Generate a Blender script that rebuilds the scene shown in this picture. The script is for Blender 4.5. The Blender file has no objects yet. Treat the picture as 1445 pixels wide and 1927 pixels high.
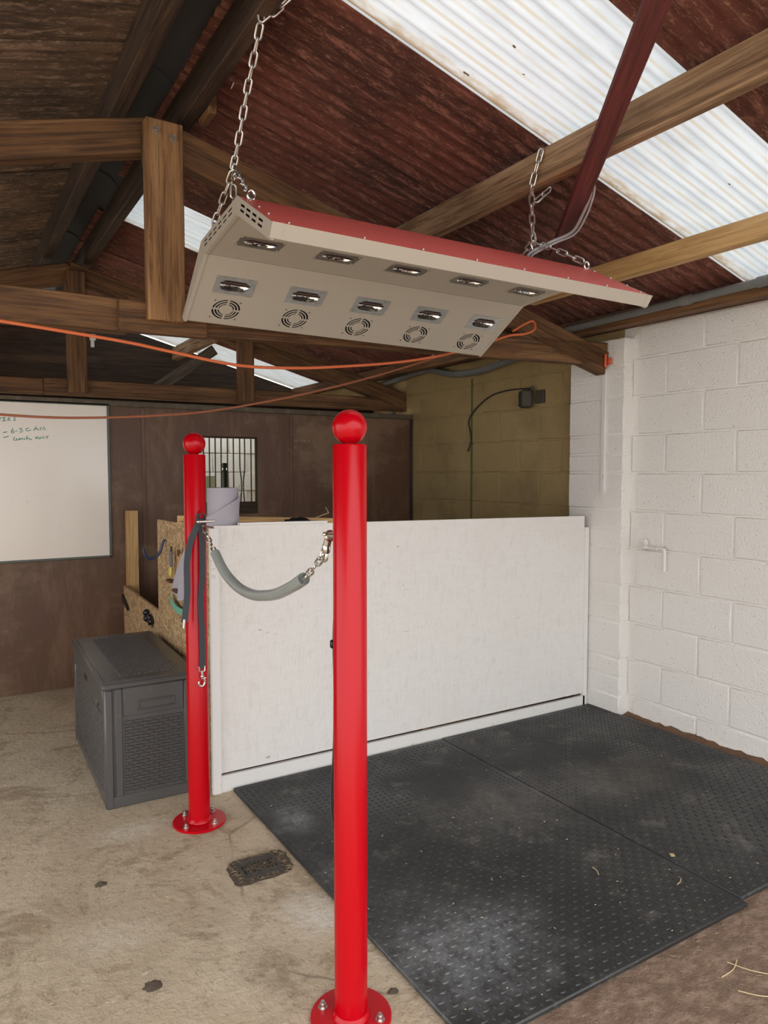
import bpy, bmesh, math, random
from mathutils import Vector, Matrix
random.seed(7)
S = bpy.context.scene
COL = S.collection
PI = math.pi
# ------------------------------------------------------------------ camera
cd = bpy.data.cameras.new('camera')
cam = bpy.data.objects.new('camera', cd)
COL.objects.link(cam)
cam.location = (0, 0, 1.48)
cam.rotation_euler = (math.radians(90 - 3.1775), 0, math.radians(-31.4108))
cd.sensor_fit = 'HORIZONTAL'
cd.sensor_width = 36.0
cd.lens = 36.0 * 1360.0 / 1445.0
cd.clip_start = 0.02
cd.clip_end = 200
S.camera = cam
# ------------------------------------------------------------------ light
W = bpy.data.worlds.new('overcast_sky')
S.world = W
W.use_nodes = True
wn, wl = W.node_tree.nodes, W.node_tree.links
bgn = wn['Background']
wtc = wn.new('ShaderNodeTexCoord'); wsep = wn.new('ShaderNodeSeparateXYZ'); wramp = wn.new('ShaderNodeValToRGB')
wl.new(wtc.outputs['Generated'], wsep.inputs[0]); wl.new(wsep.outputs['Z'], wramp.inputs[0])
wramp.color_ramp.elements[0].position = 0.0; wramp.color_ramp.elements[0].color = (0.60, 0.60, 0.60, 1)
wramp.color_ramp.elements[1].position = 1.0; wramp.color_ramp.elements[1].color = (1.0, 1.0, 1.0, 1)
wl.new(wramp.outputs[0], bgn.inputs['Color'])
bgn.inputs['Strength'].default_value = 4.2
sl = bpy.data.lights.new('hazy_sun', 'SUN'); sl.energy = 3.2; sl.angle = math.radians(28)
sun = bpy.data.objects.new('hazy_sun', sl); COL.objects.link(sun); sun.rotation_euler = (math.radians(-48), 0, math.radians(-20))
S.view_settings.view_transform = 'Standard'
S.view_settings.look = 'None'
S.view_settings.exposure = 0.0
S.view_settings.gamma = 1.0
S.view_settings.use_curve_mapping = False
S.cycles.max_bounces = 8
S.cycles.diffuse_bounces = 6
S.cycles.transmission_bounces = 6

# ------------------------------------------------------------------ materials
class N:
    def __init__(s, name):
        s.m = bpy.data.materials.new(name); s.m.use_nodes = True
        s.t = s.m.node_tree; s.b = s.t.nodes['Principled BSDF']; s.out = s.t.nodes['Material Output']
    def n(s, typ, **kw):
        x = s.t.nodes.new(typ)
        for k, v in kw.items(): setattr(x, k, v)
        return x
    def l(s, a, b): s.t.links.new(a, b)
    def coord(s, kind, scale=(1, 1, 1)):
        if kind == 'grain':
            a = s.n('ShaderNodeAttribute', attribute_name='grain'); o = a.outputs['Vector']
        elif kind == 'pos':
            o = s.n('ShaderNodeNewGeometry').outputs['Position']
        else:
            o = s.n('ShaderNodeTexCoord').outputs['Object']
        mp = s.n('ShaderNodeMapping'); mp.inputs['Scale'].default_value = scale
        s.l(o, mp.inputs['Vector'])
        return mp.outputs['Vector']
    def tex(s, kind, coord, scale, stretch=(1, 1, 1), detail=5, rough=0.6, dist=0.0):
        v = s.coord(coord, stretch)
        if kind == 'noise':
            t = s.n('ShaderNodeTexNoise'); t.inputs['Scale'].default_value = scale
            t.inputs['Detail'].default_value = detail; t.inputs['Roughness'].default_value = rough
            t.inputs['Distortion'].default_value = dist
            s.l(v, t.inputs['Vector']); return t.outputs['Fac']
        if kind == 'voro':
            t = s.n('ShaderNodeTexVoronoi'); t.inputs['Scale'].default_value = scale
            s.l(v, t.inputs['Vector']); return t.outputs['Distance']
        if kind == 'cell':
            t = s.n('ShaderNodeTexVoronoi'); t.inputs['Scale'].default_value = scale
            s.l(v, t.inputs['Vector'])
            q = s.n('ShaderNodeSeparateColor'); s.l(t.outputs['Color'], q.inputs[0]); return q.outputs[0]
        if kind == 'edge':
            t = s.n('ShaderNodeTexVoronoi', feature='DISTANCE_TO_EDGE'); t.inputs['Scale'].default_value = scale
            if dist:
                nz = s.n('ShaderNodeTexNoise'); nz.inputs['Scale'].default_value = scale * 3; nz.inputs['Detail'].default_value = 4
                s.l(v, nz.inputs['Vector'])
                ad = s.n('ShaderNodeVectorMath', operation='MULTIPLY_ADD'); s.l(nz.outputs['Color'], ad.inputs[0])
                ad.inputs[1].default_value = (dist,) * 3; s.l(v, ad.inputs[2]); v = ad.outputs[0]
            s.l(v, t.inputs['Vector']); return t.outputs['Distance']
        if kind == 'wave':
            t = s.n('ShaderNodeTexWave'); t.inputs['Scale'].default_value = scale
            t.inputs['Distortion'].default_value = dist; t.inputs['Detail'].default_value = detail
            s.l(v, t.inputs['Vector']); return t.outputs['Fac']
    def mask(s, sock, lo, hi):
        r = s.n('ShaderNodeMapRange', interpolation_type='SMOOTHSTEP')
        r.inputs['From Min'].default_value = lo; r.inputs['From Max'].default_value = hi
        s.l(sock, r.inputs['Value']); return r.outputs['Result']
    def mix(s, fac, a, b):
        x = s.n('ShaderNodeMix', data_type='RGBA')
        if isinstance(fac, (int, float)): x.inputs[0].default_value = fac
        else: s.l(fac, x.inputs[0])
        for i, c in ((6, a), (7, b)):
            if isinstance(c, tuple): x.inputs[i].default_value = (c[0], c[1], c[2], 1)
            else: s.l(c, x.inputs[i])
        return x.outputs[2]
    def mul(s, a, b):
        x = s.n('ShaderNodeMath', operation='MULTIPLY')
        for i, c in ((0, a), (1, b)):
            if isinstance(c, (int, float)): x.inputs[i].default_value = c
            else: s.l(c, x.inputs[i])
        return x.outputs[0]

def dust_patch(k, c, x, y, rx, ry, col, strength):
    """spilt chalky dust lying round (x, y) on the ground"""
    geo = k.n('ShaderNodeNewGeometry')
    v = k.n('ShaderNodeMapping'); v.inputs['Location'].default_value = (-x / rx, -y / ry, 0); v.inputs['Scale'].default_value = (1 / rx, 1 / ry, 0)
    k.l(geo.outputs['Position'], v.inputs['Vector'])
    ln = k.n('ShaderNodeVectorMath', operation='LENGTH'); k.l(v.outputs[0], ln.inputs[0])
    a = k.n('ShaderNodeMath', operation='MULTIPLY_ADD'); k.l(k.tex('noise', 'pos', 5, (1, 1, 1), detail=8, rough=.7), a.inputs[0]); a.inputs[1].default_value = 1.3; k.l(ln.outputs['Value'], a.inputs[2])
    f = k.mul(k.mask(a.outputs[0], 1.65, .75), k.mask(k.tex('noise', 'pos', 24, (1, 1, 1), detail=6, rough=.75), .25, .7))
    return k.mix(k.mul(f, strength), c, col)
def mat(name, base, rough=0.6, metal=0.0, coord='pos', layers=(), bumps=(), spec=0.5, coat=0.0, rlayers=(), dust=()):
    """layers: (kind, scale, stretch, lo, hi, colour, strength[, opts])"""
    k = N(name); c = base
    for L in layers:
        opts = L[7] if len(L) > 7 else {}
        co = opts.pop('coord', coord) if opts else coord
        f = k.mask(k.tex(L[0], co, L[1], L[2], **opts), L[3], L[4])
        c = k.mix(k.mul(f, L[6]), c, L[5])
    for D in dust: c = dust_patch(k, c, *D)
    if isinstance(c, tuple): k.b.inputs['Base Color'].default_value = (*c, 1)
    else: k.l(c, k.b.inputs['Base Color'])
    k.b.inputs['Roughness'].default_value = rough
    k.b.inputs['Metallic'].default_value = metal
    k.b.inputs['Specular IOR Level'].default_value = spec
    k.b.inputs['Coat Weight'].default_value = coat
    k.b.inputs['Coat Roughness'].default_value = 0.06
    nrm = None
    for B in bumps:          # (kind, scale, stretch, strength, distance[, opts, lo, hi])
        o = B[5] if len(B) > 5 else {}
        t = k.tex(B[0], coord, B[1], B[2], **o)
        if len(B) > 7: t = k.mask(t, B[6], B[7])
        bp = k.n('ShaderNodeBump'); bp.inputs['Strength'].default_value = B[3]; bp.inputs['Distance'].default_value = B[4]
        k.l(t, bp.inputs['Height'])
        if nrm is not None: k.l(nrm, bp.inputs['Normal'])
        nrm = bp.outputs[0]
    if nrm is not None: k.l(nrm, k.b.inputs['Normal'])
    for L in rlayers:        # (kind, scale, stretch, lo, hi, rough_a, rough_b)
        f = k.mask(k.tex(L[0], coord, L[1], L[2]), L[3], L[4])
        r = k.n('ShaderNodeMapRange'); k.l(f, r.inputs['Value'])
        r.inputs['To Min'].default_value = L[5]; r.inputs['To Max'].default_value = L[6]
        k.l(r.outputs[0], k.b.inputs['Roughness'])
    return k.m

I3 = (1, 1, 1)
def wood(name, dark, mid, light, rough=0.75, bump=0.5):
    return mat(name, mid, rough, coord='grain',
        layers=[('noise', 1, (2.2, 45, 45), .40, .62, dark, .8, dict(detail=7, rough=.7, dist=.6)),
                ('noise', 1, (1.2, 14, 14), .5, .75, light, .65, dict(detail=5, dist=1.0)),
                ('noise', 1, (3, 160, 160), .56, .66, dark, .5, dict(detail=3)),
                ('noise', 2.5, I3, .55, .8, dark, .6, dict(detail=4))],
        bumps=[('noise', 1, (3, 120, 120), bump, .004, dict(detail=4)), ('noise', 1, (6, 18, 18), bump * .5, .006)])

M = {}
M['old_wood'] = wood('aged_brown_timber', (.042, .018, .006), (.165, .076, .026), (.31, .165, .068))
M['post_wood'] = wood('king_post_timber', (.085, .036, .011), (.30, .152, .058), (.45, .26, .12))
M['dark_wood'] = wood('dark_stained_timber', (.013, .007, .004), (.058, .031, .017), (.12, .068, .036))
M['maroon_wood'] = wood('maroon_timber', (.05, .010, .009), (.125, .022, .018), (.19, .045, .035), bump=.3)  # deep red-brown grain tones for the brace
M['purlin_wood'] = wood('grey_brown_purlin_timber', (.10, .052, .022), (.33, .20, .105), (.55, .40, .24))
M['new_wood'] = wood('new_pine_timber', (.36, .20, .07), (.58, .36, .15), (.70, .48, .24), .6, .2)
M['grey_wood'] = wood('weathered_wood', (.06, .05, .035), (.15, .12, .085), (.26, .22, .16))
def sheet_mat(name, base, fleck, dark, fl2):
    return mat(name, base, .9, layers=[
        ('noise', 1.5, (1, 2.2, 1), .42, .62, dark, .8, dict(detail=5)),
        ('noise', 9, (1.0, 4.5, 1), .49, .62, fleck, .8, dict(detail=9, rough=.78, dist=.5)),
        ('noise', 34, (1, 3, 1), .57, .66, fl2, .6, dict(detail=5)),
        ('noise', 16, (1, 2, 1), .60, .70, dark, .7, dict(detail=6))],
        bumps=[('noise', 60, (1, 3, 1), .8, .006)])
M['sheet'] = sheet_mat('cement_sheet_underside', (.14, .085, .055), (.30, .195, .13), (.05, .032, .022), (.36, .25, .17))
M['sheet_red_bounce'] = sheet_mat('red_bounce_cement_sheet', (.155, .048, .033), (.30, .13, .09), (.058, .023, .016), (.36, .19, .13))  # right slope: red light bounced off the lamp cover, put into the colour
M['ridge'] = mat('ridge_capping', (.075, .073, .075), .7, layers=[('noise', 6, I3, .5, .8, (.09, .085, .08), .7)], bumps=[('noise', 40, I3, .4, .003)])
M['block_white'] = mat('white_painted_block', (.80, .775, .735), .60, layers=[
        ('noise', 2.2, I3, .50, .85, (.745, .705, .65), .7),
        ('noise', 95, I3, .685, .74, (.17, .14, .11), .8, dict(detail=2)),
        ('noise', 5, (1, 1, .4), .66, .85, (.58, .52, .44), .35)],
        bumps=[('noise', 75, I3, .5, .007, dict(detail=4)), ('voro', 100, I3, .35, .004)])
M['block_yellow'] = mat('raw_buff_block', (.37, .265, .115), .9, layers=[
        ('noise', 2.0, I3, .45, .75, (.22, .155, .07), .75, dict(detail=6)),
        ('noise', 110, I3, .60, .72, (.075, .055, .03), .65, dict(detail=3)),
        ('noise', 60, I3, .62, .75, (.34, .26, .13), .5),
        ('noise', 1.2, I3, .50, .75, (.46, .345, .165), .6)],
        bumps=[('noise', 100, I3, .9, .010, dict(detail=4))])
M['green_stain'] = mat('green_stained_mortar', (.10, .11, .03), .9, layers=[('noise', 14, (1, 1, .5), .45, .6, (.14, .11, .05), .8)])
# concrete floor, turning to trodden earth in front of the mats
def floor_mat():
    k = N('worn_concrete_floor')
    def ly(c, kind, sc, st, lo, hi, col, s, **o):
        return k.mix(k.mul(k.mask(k.tex(kind, 'pos', sc, st, **o), lo, hi), s), c, col)
    c = (.46, .372, .264)
    c = ly(c, 'noise', 1.6, I3, .40, .68, (.58, .485, .36), .85, detail=7, rough=.65, dist=.7)
    c = ly(c, 'noise', 3.2, I3, .50, .63, (.27, .20, .125), .75, detail=9, rough=.75, dist=.6)
    c = ly(c, 'noise', 1.1, I3, .55, .72, (.29, .22, .15), .6, detail=5)
    c = ly(c, 'noise', 26, I3, .53, .64, (.22, .16, .10), .6, detail=8, rough=.8)
    c = ly(c, 'noise', 7, (1, 2.2, 1), .58, .68, (.70, .65, .56), .8, detail=9, rough=.82)
    c = ly(c, 'noise', 140, I3, .62, .72, (.60, .54, .45), .5, detail=2)
    ed = k.tex('edge', 'pos', 0.85, I3, dist=.16)
    e2 = k.tex('noise', 'pos', 1.3, I3, detail=2)
    crack = k.mul(k.mask(ed, .007, .001), k.mask(e2, .52, .60))
    c = k.mix(k.mul(crack, .55), c, (.13, .095, .06))
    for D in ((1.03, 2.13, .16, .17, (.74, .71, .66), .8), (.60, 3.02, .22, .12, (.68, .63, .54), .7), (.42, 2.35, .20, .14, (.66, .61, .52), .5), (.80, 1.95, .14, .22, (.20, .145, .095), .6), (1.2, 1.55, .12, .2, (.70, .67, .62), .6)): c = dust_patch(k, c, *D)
    # earth: a patch of the ground itself, by place
    geo = k.n('ShaderNodeNewGeometry'); sp = k.n('ShaderNodeSeparateXYZ'); k.l(geo.outputs['Position'], sp.inputs[0])
    nz = k.tex('noise', 'pos', 4, I3, detail=5)
    def edge(sock, at, w, sgn, amp=.3):
        a = k.n('ShaderNodeMath', operation='MULTIPLY_ADD'); k.l(nz, a.inputs[0]); a.inputs[1].default_value = amp; k.l(sock, a.inputs[2])
        return k.mask(a.outputs[0], at + amp * .5 - w * sgn, at + amp * .5 + w * sgn)
    em = k.mul(edge(sp.outputs['X'], 1.28, .10, 1, .22), edge(sp.outputs['Y'], 1.62, .10, -1, .1))
    ec = k.mix(k.mask(k.tex('noise', 'pos', 12, (1, 2, 1), detail=9, rough=.75), .42, .66), (.17, .112, .078), (.31, .215, .155))
    ec = k.mix(k.mul(k.mask(k.tex('noise', 'pos', 60, (1, 1.6, 1), detail=5), .56, .68), .6), ec, (.09, .058, .04))
    c = k.mix(em, c, ec)
    # dirty, brown strip along the foot of the right wall
    dm = k.mul(edge(sp.outputs['X'], 3.40, .05, 1, .1), .9)
    c = k.mix(dm, c, (.12, .075, .045))
    k.l(c, k.b.inputs['Base Color']); k.b.inputs['Roughness'].default_value = .8
    k.b.inputs['Specular IOR Level'].default_value = .35
    prev = None
    for sc, st, d in ((5, .5, .016), (28, .8, .010), (120, .7, .004)):
        b = k.n('ShaderNodeBump'); b.inputs['Strength'].default_value = st; b.inputs['Distance'].default_value = d
        k.l(k.tex('noise', 'pos', sc, I3, detail=6), b.inputs['Height'])
        if prev: k.l(prev, b.inputs['Normal'])
        prev = b.outputs[0]
    k.l(prev, k.b.inputs['Normal'])
    return k.m
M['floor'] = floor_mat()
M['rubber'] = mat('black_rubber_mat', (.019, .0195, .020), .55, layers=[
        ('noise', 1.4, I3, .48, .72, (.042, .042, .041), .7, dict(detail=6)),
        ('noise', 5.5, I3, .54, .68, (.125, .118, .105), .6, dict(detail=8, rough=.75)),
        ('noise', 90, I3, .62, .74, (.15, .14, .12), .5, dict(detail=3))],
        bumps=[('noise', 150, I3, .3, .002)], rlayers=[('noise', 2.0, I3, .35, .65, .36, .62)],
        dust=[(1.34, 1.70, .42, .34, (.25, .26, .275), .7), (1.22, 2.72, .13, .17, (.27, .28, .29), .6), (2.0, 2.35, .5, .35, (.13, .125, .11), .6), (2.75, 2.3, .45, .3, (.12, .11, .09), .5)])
M['board_white'] = mat('white_painted_strand_board', (.78, .76, .735), .5, layers=[
        ('cell', 42, (.5, 1, 1.6), .55, .9, (.72, .70, .67), .30),
        ('cell', 33, (1.6, 1, .5), .86, .93, (.66, .62, .57), .22),
        ('noise', 45, (1.4, 1, .5), .655, .70, (.50, .42, .33), .5, dict(detail=4, dist=1.5)),
        ('noise', 1.4, I3, .5, .7, (.74, .70, .65), .5),
        ('noise', 9, (1, 1, .6), .66, .72, (.60, .56, .50), .5, dict(detail=8, rough=.75)),
        ('noise', 55, (1, 1, .5), .715, .75, (.45, .36, .27), .6, dict(detail=3)),
        ('noise', 13, (.5, 1, 1.6), .715, .74, (.40, .30, .21), .7, dict(detail=4))],
        bumps=[('cell', 42, (.5, 1, 1.6), .45, .003), ('noise', 30, (1.6, 1, .5), .7, .006, dict(detail=5, dist=1.5))])
M['white_paint'] = mat('white_trim_paint', (.76, .75, .73), .5, layers=[('noise', 22, I3, .64, .72, (.45, .38, .30), .45, dict(detail=5))], bumps=[('noise', 60, I3, .15, .002)])
def osb_mat():
    k = N('raw_strand_board')
    a = k.tex('cell', 'pos', 62, (1, .55, 1.5)); b = k.tex('cell', 'pos', 48, (1, 1.5, .55))
    r = k.n('ShaderNodeValToRGB'); k.l(a, r.inputs[0])
    r.color_ramp.elements[0].color = (.27, .155, .065, 1); r.color_ramp.elements[1].color = (.66, .48, .27, 1)
    q = k.n('ShaderNodeValToRGB'); k.l(b, q.inputs[0])
    q.color_ramp.elements[0].color = (.22, .12, .05, 1); q.color_ramp.elements[1].color = (.60, .42, .22, 1)
    c = k.mix(k.mask(k.tex('noise', 'pos', 30, I3, detail=3), .45, .55), r.outputs[0], q.outputs[0])
    c = k.mix(k.mul(k.mask(k.tex('noise', 'pos', 2.5, I3), .5, .75), .3), c, (.24, .15, .08))
    k.l(c, k.b.inputs['Base Color']); k.b.inputs['Roughness'].default_value = .65
    bp = k.n('ShaderNodeBump'); bp.inputs['Strength'].default_value = .3; bp.inputs['Distance'].default_value = .002
    k.l(a, bp.inputs['Height']); k.l(bp.outputs[0], k.b.inputs['Normal'])
    return k.m
M['osb'] = osb_mat()
M['ply_brown'] = mat('brown_stained_plywood', (.112, .055, .031), .5, layers=[
        ('noise', 3, (2.5, 1, .5), .46, .66, (.175, .10, .06), .85, dict(detail=8, rough=.75)),
        ('noise', 1.2, (1, 1, 1.4), .50, .66, (.235, .15, .09), .7, dict(detail=7, rough=.7)),
        ('noise', 24, (2, 1, .4), .65, .74, (.22, .165, .12), .4, dict(detail=5)),
        ('noise', 90, I3, .74, .78, (.42, .38, .32), .5, dict(detail=2))],
        bumps=[('noise', 40, (3, 1, .4), .2, .002)])
M['ply_rail'] = mat('dusty_brown_rail', (.095, .072, .048), .7, layers=[('noise', 14, I3, .45, .7, (.17, .14, .09), .7, dict(detail=6))], coord='pos')
M['red'] = mat('glossy_red_paint', (.46, .0, .006), .24, spec=.3, coat=.0, layers=[('noise', 2.0, I3, .5, .9, (.43, .0, .005), .5)], bumps=[('noise', 14, I3, .012, .002)])
M['red_panel'] = mat('red_powder_coat', (.78, .125, .105), .42, layers=[('noise', 120, I3, .5, .7, (.82, .16, .135), .4)], bumps=[('noise', 300, I3, .08, .0008)])
M['beige'] = mat('beige_powder_coat', (.46, .41, .345), .42, layers=[('noise', 2.4, I3, .5, .85, (.43, .385, .325), .6)], bumps=[('noise', 260, I3, .05, .0006)])
M['black_in'] = mat('dark_housing_inside', (.012, .012, .012), .8)
M['chrome'] = mat('bright_metal', (.78, .77, .74), .18, 1.0, layers=[('noise', 18, I3, .45, .7, (.62, .60, .56), .6)])
M['zinc'] = mat('galvanised_steel', (.64, .63, .60), .33, 1.0, layers=[('noise', 40, I3, .45, .7, (.45, .42, .38), .6)], bumps=[('noise', 200, I3, .1, .001)])
M['rusty'] = mat('dull_steel', (.42, .36, .30), .5, 1.0, layers=[('noise', 30, I3, .5, .7, (.20, .13, .09), .7)])
M['reflector'] = mat('hammered_reflector', (.80, .79, .77), .16, 1.0, bumps=[('voro', 110, I3, .3, .003)])
M['tube_glass'] = mat('dark_lamp_tube', (.035, .015, .012), .15, spec=.8)
M['box_plastic'] = mat('charcoal_moulded_plastic', (.080, .077, .075), .32, layers=[
        ('noise', 3, I3, .5, .8, (.085, .08, .075), .6), ('noise', 45, I3, .68, .76, (.20, .18, .15), .5, dict(detail=4))],
        bumps=[('noise', 220, I3, .08, .001)])
M['webbing'] = mat('charcoal_webbing', (.035, .042, .050), .8, layers=[('wave', 60, I3, .4, .6, (.062, .070, .080), .6, dict(detail=0))], bumps=[('voro', 300, I3, .5, .001)])
M['hose'] = mat('grey_rubber_sleeve', (.27, .295, .28), .28, layers=[('noise', 6, I3, .45, .7, (.32, .345, .33), .6)])
M['orange'] = mat('orange_cable', (.66, .155, .055), .45, layers=[('noise', 8, I3, .5, .8, (.50, .12, .05), .5)])
M['orange_dull'] = mat('dusty_orange_cable', (.34, .115, .055), .6, layers=[('noise', 8, I3, .5, .8, (.22, .09, .05), .6)])
M['grey_pipe'] = mat('grey_plastic_conduit', (.145, .145, .14), .45, layers=[('noise', 7, I3, .45, .75, (.20, .195, .18), .6)])
M['grey_cable'] = mat('grey_flex', (.42, .42, .42), .4, layers=[('noise', 9, I3, .5, .8, (.33, .33, .33), .5)])
M['black_cable'] = mat('black_cable', (.02, .019, .016), .6, layers=[('noise', 20, I3, .5, .8, (.05, .045, .035), .6)])
M['dark_metal'] = mat('dark_painted_metal', (.022, .02, .018), .55, layers=[('noise', 25, I3, .5, .75, (.06, .045, .032), .6)])
M['lamp_box'] = mat('dusty_floodlight_housing', (.055, .047, .036), .7, layers=[('noise', 18, I3, .45, .7, (.10, .08, .05), .7)])
M['whiteboard'] = mat('whiteboard_enamel', (.86, .79, .715), .17, layers=[
        ('noise', 3.0, (.4, 1, 2.5), .52, .8, (.80, .735, .66), .5, dict(detail=6)), ('noise', 120, I3, .77, .79, (.15, .11, .08), .8, dict(detail=1))],
        bumps=[('noise', 5, I3, .03, .004)])
M['board_frame'] = mat('grey_green_board_frame', (.105, .115, .10), .45, layers=[('noise', 16, I3, .5, .75, (.16, .165, .14), .5)])
M['ink'] = mat('green_marker_ink', (.04, .27, .17), .5, layers=[('noise', 160, I3, .5, .7, (.12, .36, .26), .5)])
M['stencil'] = mat('worn_stencil_paint', (.42, .34, .20), .7, layers=[('noise', 160, I3, .5, .6, (.10, .065, .045), .7)])
M['paper'] = mat('lilac_paper_roll', (.40, .38, .435), .85, layers=[('noise', 12, I3, .5, .8, (.44, .42, .475), .5)], bumps=[('noise', 60, I3, .15, .002)])
M['navy'] = mat('navy_dipped_hook', (.015, .028, .085), .35, layers=[('noise', 40, I3, .6, .8, (.04, .055, .12), .5)])
M['yellow'] = mat('yellow_handle', (.62, .50, .10), .5, layers=[('noise', 40, I3, .5, .8, (.40, .30, .10), .5)])
M['lilac_grey'] = mat('grey_violet_tool_grip', (.16, .15, .19), .6, layers=[('noise', 60, I3, .5, .7, (.30, .29, .33), .6)])
M['mint'] = mat('green_strap', (.16, .42, .29), .7, layers=[('noise', 60, I3, .5, .8, (.25, .50, .36), .5)])
M['brown_bristle'] = mat('brown_bristle', (.10, .045, .02), .8, layers=[('noise', 60, I3, .5, .8, (.20, .11, .05), .6)])
M['amber'] = mat('amber_brush_wood', (.50, .27, .08), .5, layers=[('noise', 30, (1, 1, .3), .5, .8, (.36, .18, .06), .5)])
M['black_knob'] = mat('black_plastic_knob', (.012, .012, .013), .22, layers=[('noise', 50, I3, .5, .8, (.03, .03, .03), .5)])
M['orange_clip'] = mat('orange_plastic_clip', (.70, .12, .05), .45, layers=[('noise', 60, I3, .5, .8, (.55, .10, .05), .5)])
M['straw'] = mat('dry_straw', (.52, .40, .22), .7, layers=[('noise', 80, I3, .5, .7, (.66, .55, .36), .6)])
M['dull_straw'] = mat('dull_chaff', (.26, .19, .115), .8, layers=[('noise', 80, I3, .5, .7, (.40, .31, .20), .6)])
M['dirt'] = mat('dark_dirt', (.085, .064, .044), .95, layers=[('noise', 40, I3, .45, .65, (.12, .09, .06), .7, dict(detail=6)), ('noise', 160, I3, .62, .7, (.28, .22, .14), .6)], bumps=[('noise', 90, I3, .8, .008)])
M['rust_dirt'] = mat('brown_wall_foot_litter', (.16, .085, .045), .95, layers=[('noise', 30, I3, .45, .65, (.07, .045, .03), .7)], bumps=[('noise', 90, I3, .8, .006)])
M['iron'] = mat('dark_cast_iron', (.045, .040, .034), .65, layers=[('noise', 30, I3, .5, .7, (.11, .09, .065), .7)], bumps=[('noise', 90, I3, .5, .003)])
M['green_paint'] = mat('dark_green_paint', (.018, .040, .020), .35, layers=[('noise', 20, I3, .5, .8, (.035, .06, .03), .5)])
M['pale_green'] = mat('pale_green_board', (.50, .55, .38), .6, layers=[('noise', 9, (1, 1, 2), .5, .75, (.40, .40, .24), .6, dict(detail=6))])
M['far_white'] = mat('whitewashed_block', (.62, .62, .57), .7, layers=[('noise', 4, I3, .5, .75, (.50, .48, .40), .7, dict(detail=6))], bumps=[('noise', 70, I3, .5, .005)])
M['white_plastic'] = mat('white_plastic', (.74, .725, .69), .35, layers=[('noise', 15, I3, .55, .8, (.64, .60, .54), .5)])
def skylight_mat():
    k = N('translucent_corrugated_sheet')
    c = (.76, .84, .90)
    def ly(c, kind, sc, st, lo, hi, col, s, **o):
        return k.mix(k.mul(k.mask(k.tex(kind, 'pos', sc, st, **o), lo, hi), s), c, col)
    c = ly(c, 'noise', 9, (.35, 2, 1), .45, .75, (.60, .68, .74), .7, detail=6)
    geo = k.n('ShaderNodeNewGeometry'); sp = k.n('ShaderNodeSeparateXYZ'); k.l(geo.outputs['Position'], sp.inputs[0])
    # grime lies along each valley of the profile (pitch 72.8 mm) and along both laps
    a = k.n('ShaderNodeMath', operation='MULTIPLY_ADD'); k.l(sp.outputs['Y'], a.inputs[0]); a.inputs[1].default_value = 1 / .07278; a.inputs[2].default_value = -1.49 / .07278 + .25
    fr = k.n('ShaderNodeMath', operation='FRACT'); k.l(a.outputs[0], fr.inputs[0])
    d = k.n('ShaderNodeMath', operation='SUBTRACT'); k.l(fr.outputs[0], d.inputs[0]); d.inputs[1].default_value = .5
    ab = k.n('ShaderNodeMath', operation='ABSOLUTE'); k.l(d.outputs[0], ab.inputs[0])
    line = k.mul(k.mask(ab.outputs[0], .09, .015), k.mask(k.tex('noise', 'pos', 6, (.5, 3, 1), detail=4), .25, .55))
    c = k.mix(k.mul(line, .55), c, (.60, .49, .30))
    cell = k.n('ShaderNodeMath', operation='MULTIPLY_ADD'); k.l(sp.outputs['Y'], cell.inputs[0]); cell.inputs[1].default_value = 1 / .655; cell.inputs[2].default_value = -1.49 / .655
    f2 = k.n('ShaderNodeMath', operation='FRACT'); k.l(cell.outputs[0], f2.inputs[0])
    nz = k.tex('noise', 'pos', 22, (.6, 2, 1), detail=6)
    add = k.n('ShaderNodeMath', operation='MULTIPLY_ADD'); k.l(nz, add.inputs[0]); add.inputs[1].default_value = .12; k.l(f2.outputs[0], add.inputs[2])
    lap = k.mask(add.outputs[0], .955, 1.03)
    c = k.mix(k.mul(lap, .85), c, (.42, .28, .11))
    spots = k.mask(k.tex('noise', 'pos', 11, (.7, 1.4, 1), detail=3), .715, .735)
    c = k.mix(spots, c, (.10, .075, .05))
    tr = k.n('ShaderNodeBsdfTranslucent'); k.l(c, tr.inputs['Color'])
    df = k.n('ShaderNodeBsdfDiffuse'); k.l(c, df.inputs['Color'])
    mx = k.n('ShaderNodeMixShader'); mx.inputs[0].default_value = .125
    k.l(df.outputs[0], mx.inputs[1]); k.l(tr.outputs[0], mx.inputs[2])
    k.t.nodes.remove(k.b); k.l(mx.outputs[0], k.out.inputs['Surface'])
    return k.m
M['skylight'] = skylight_mat()

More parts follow.
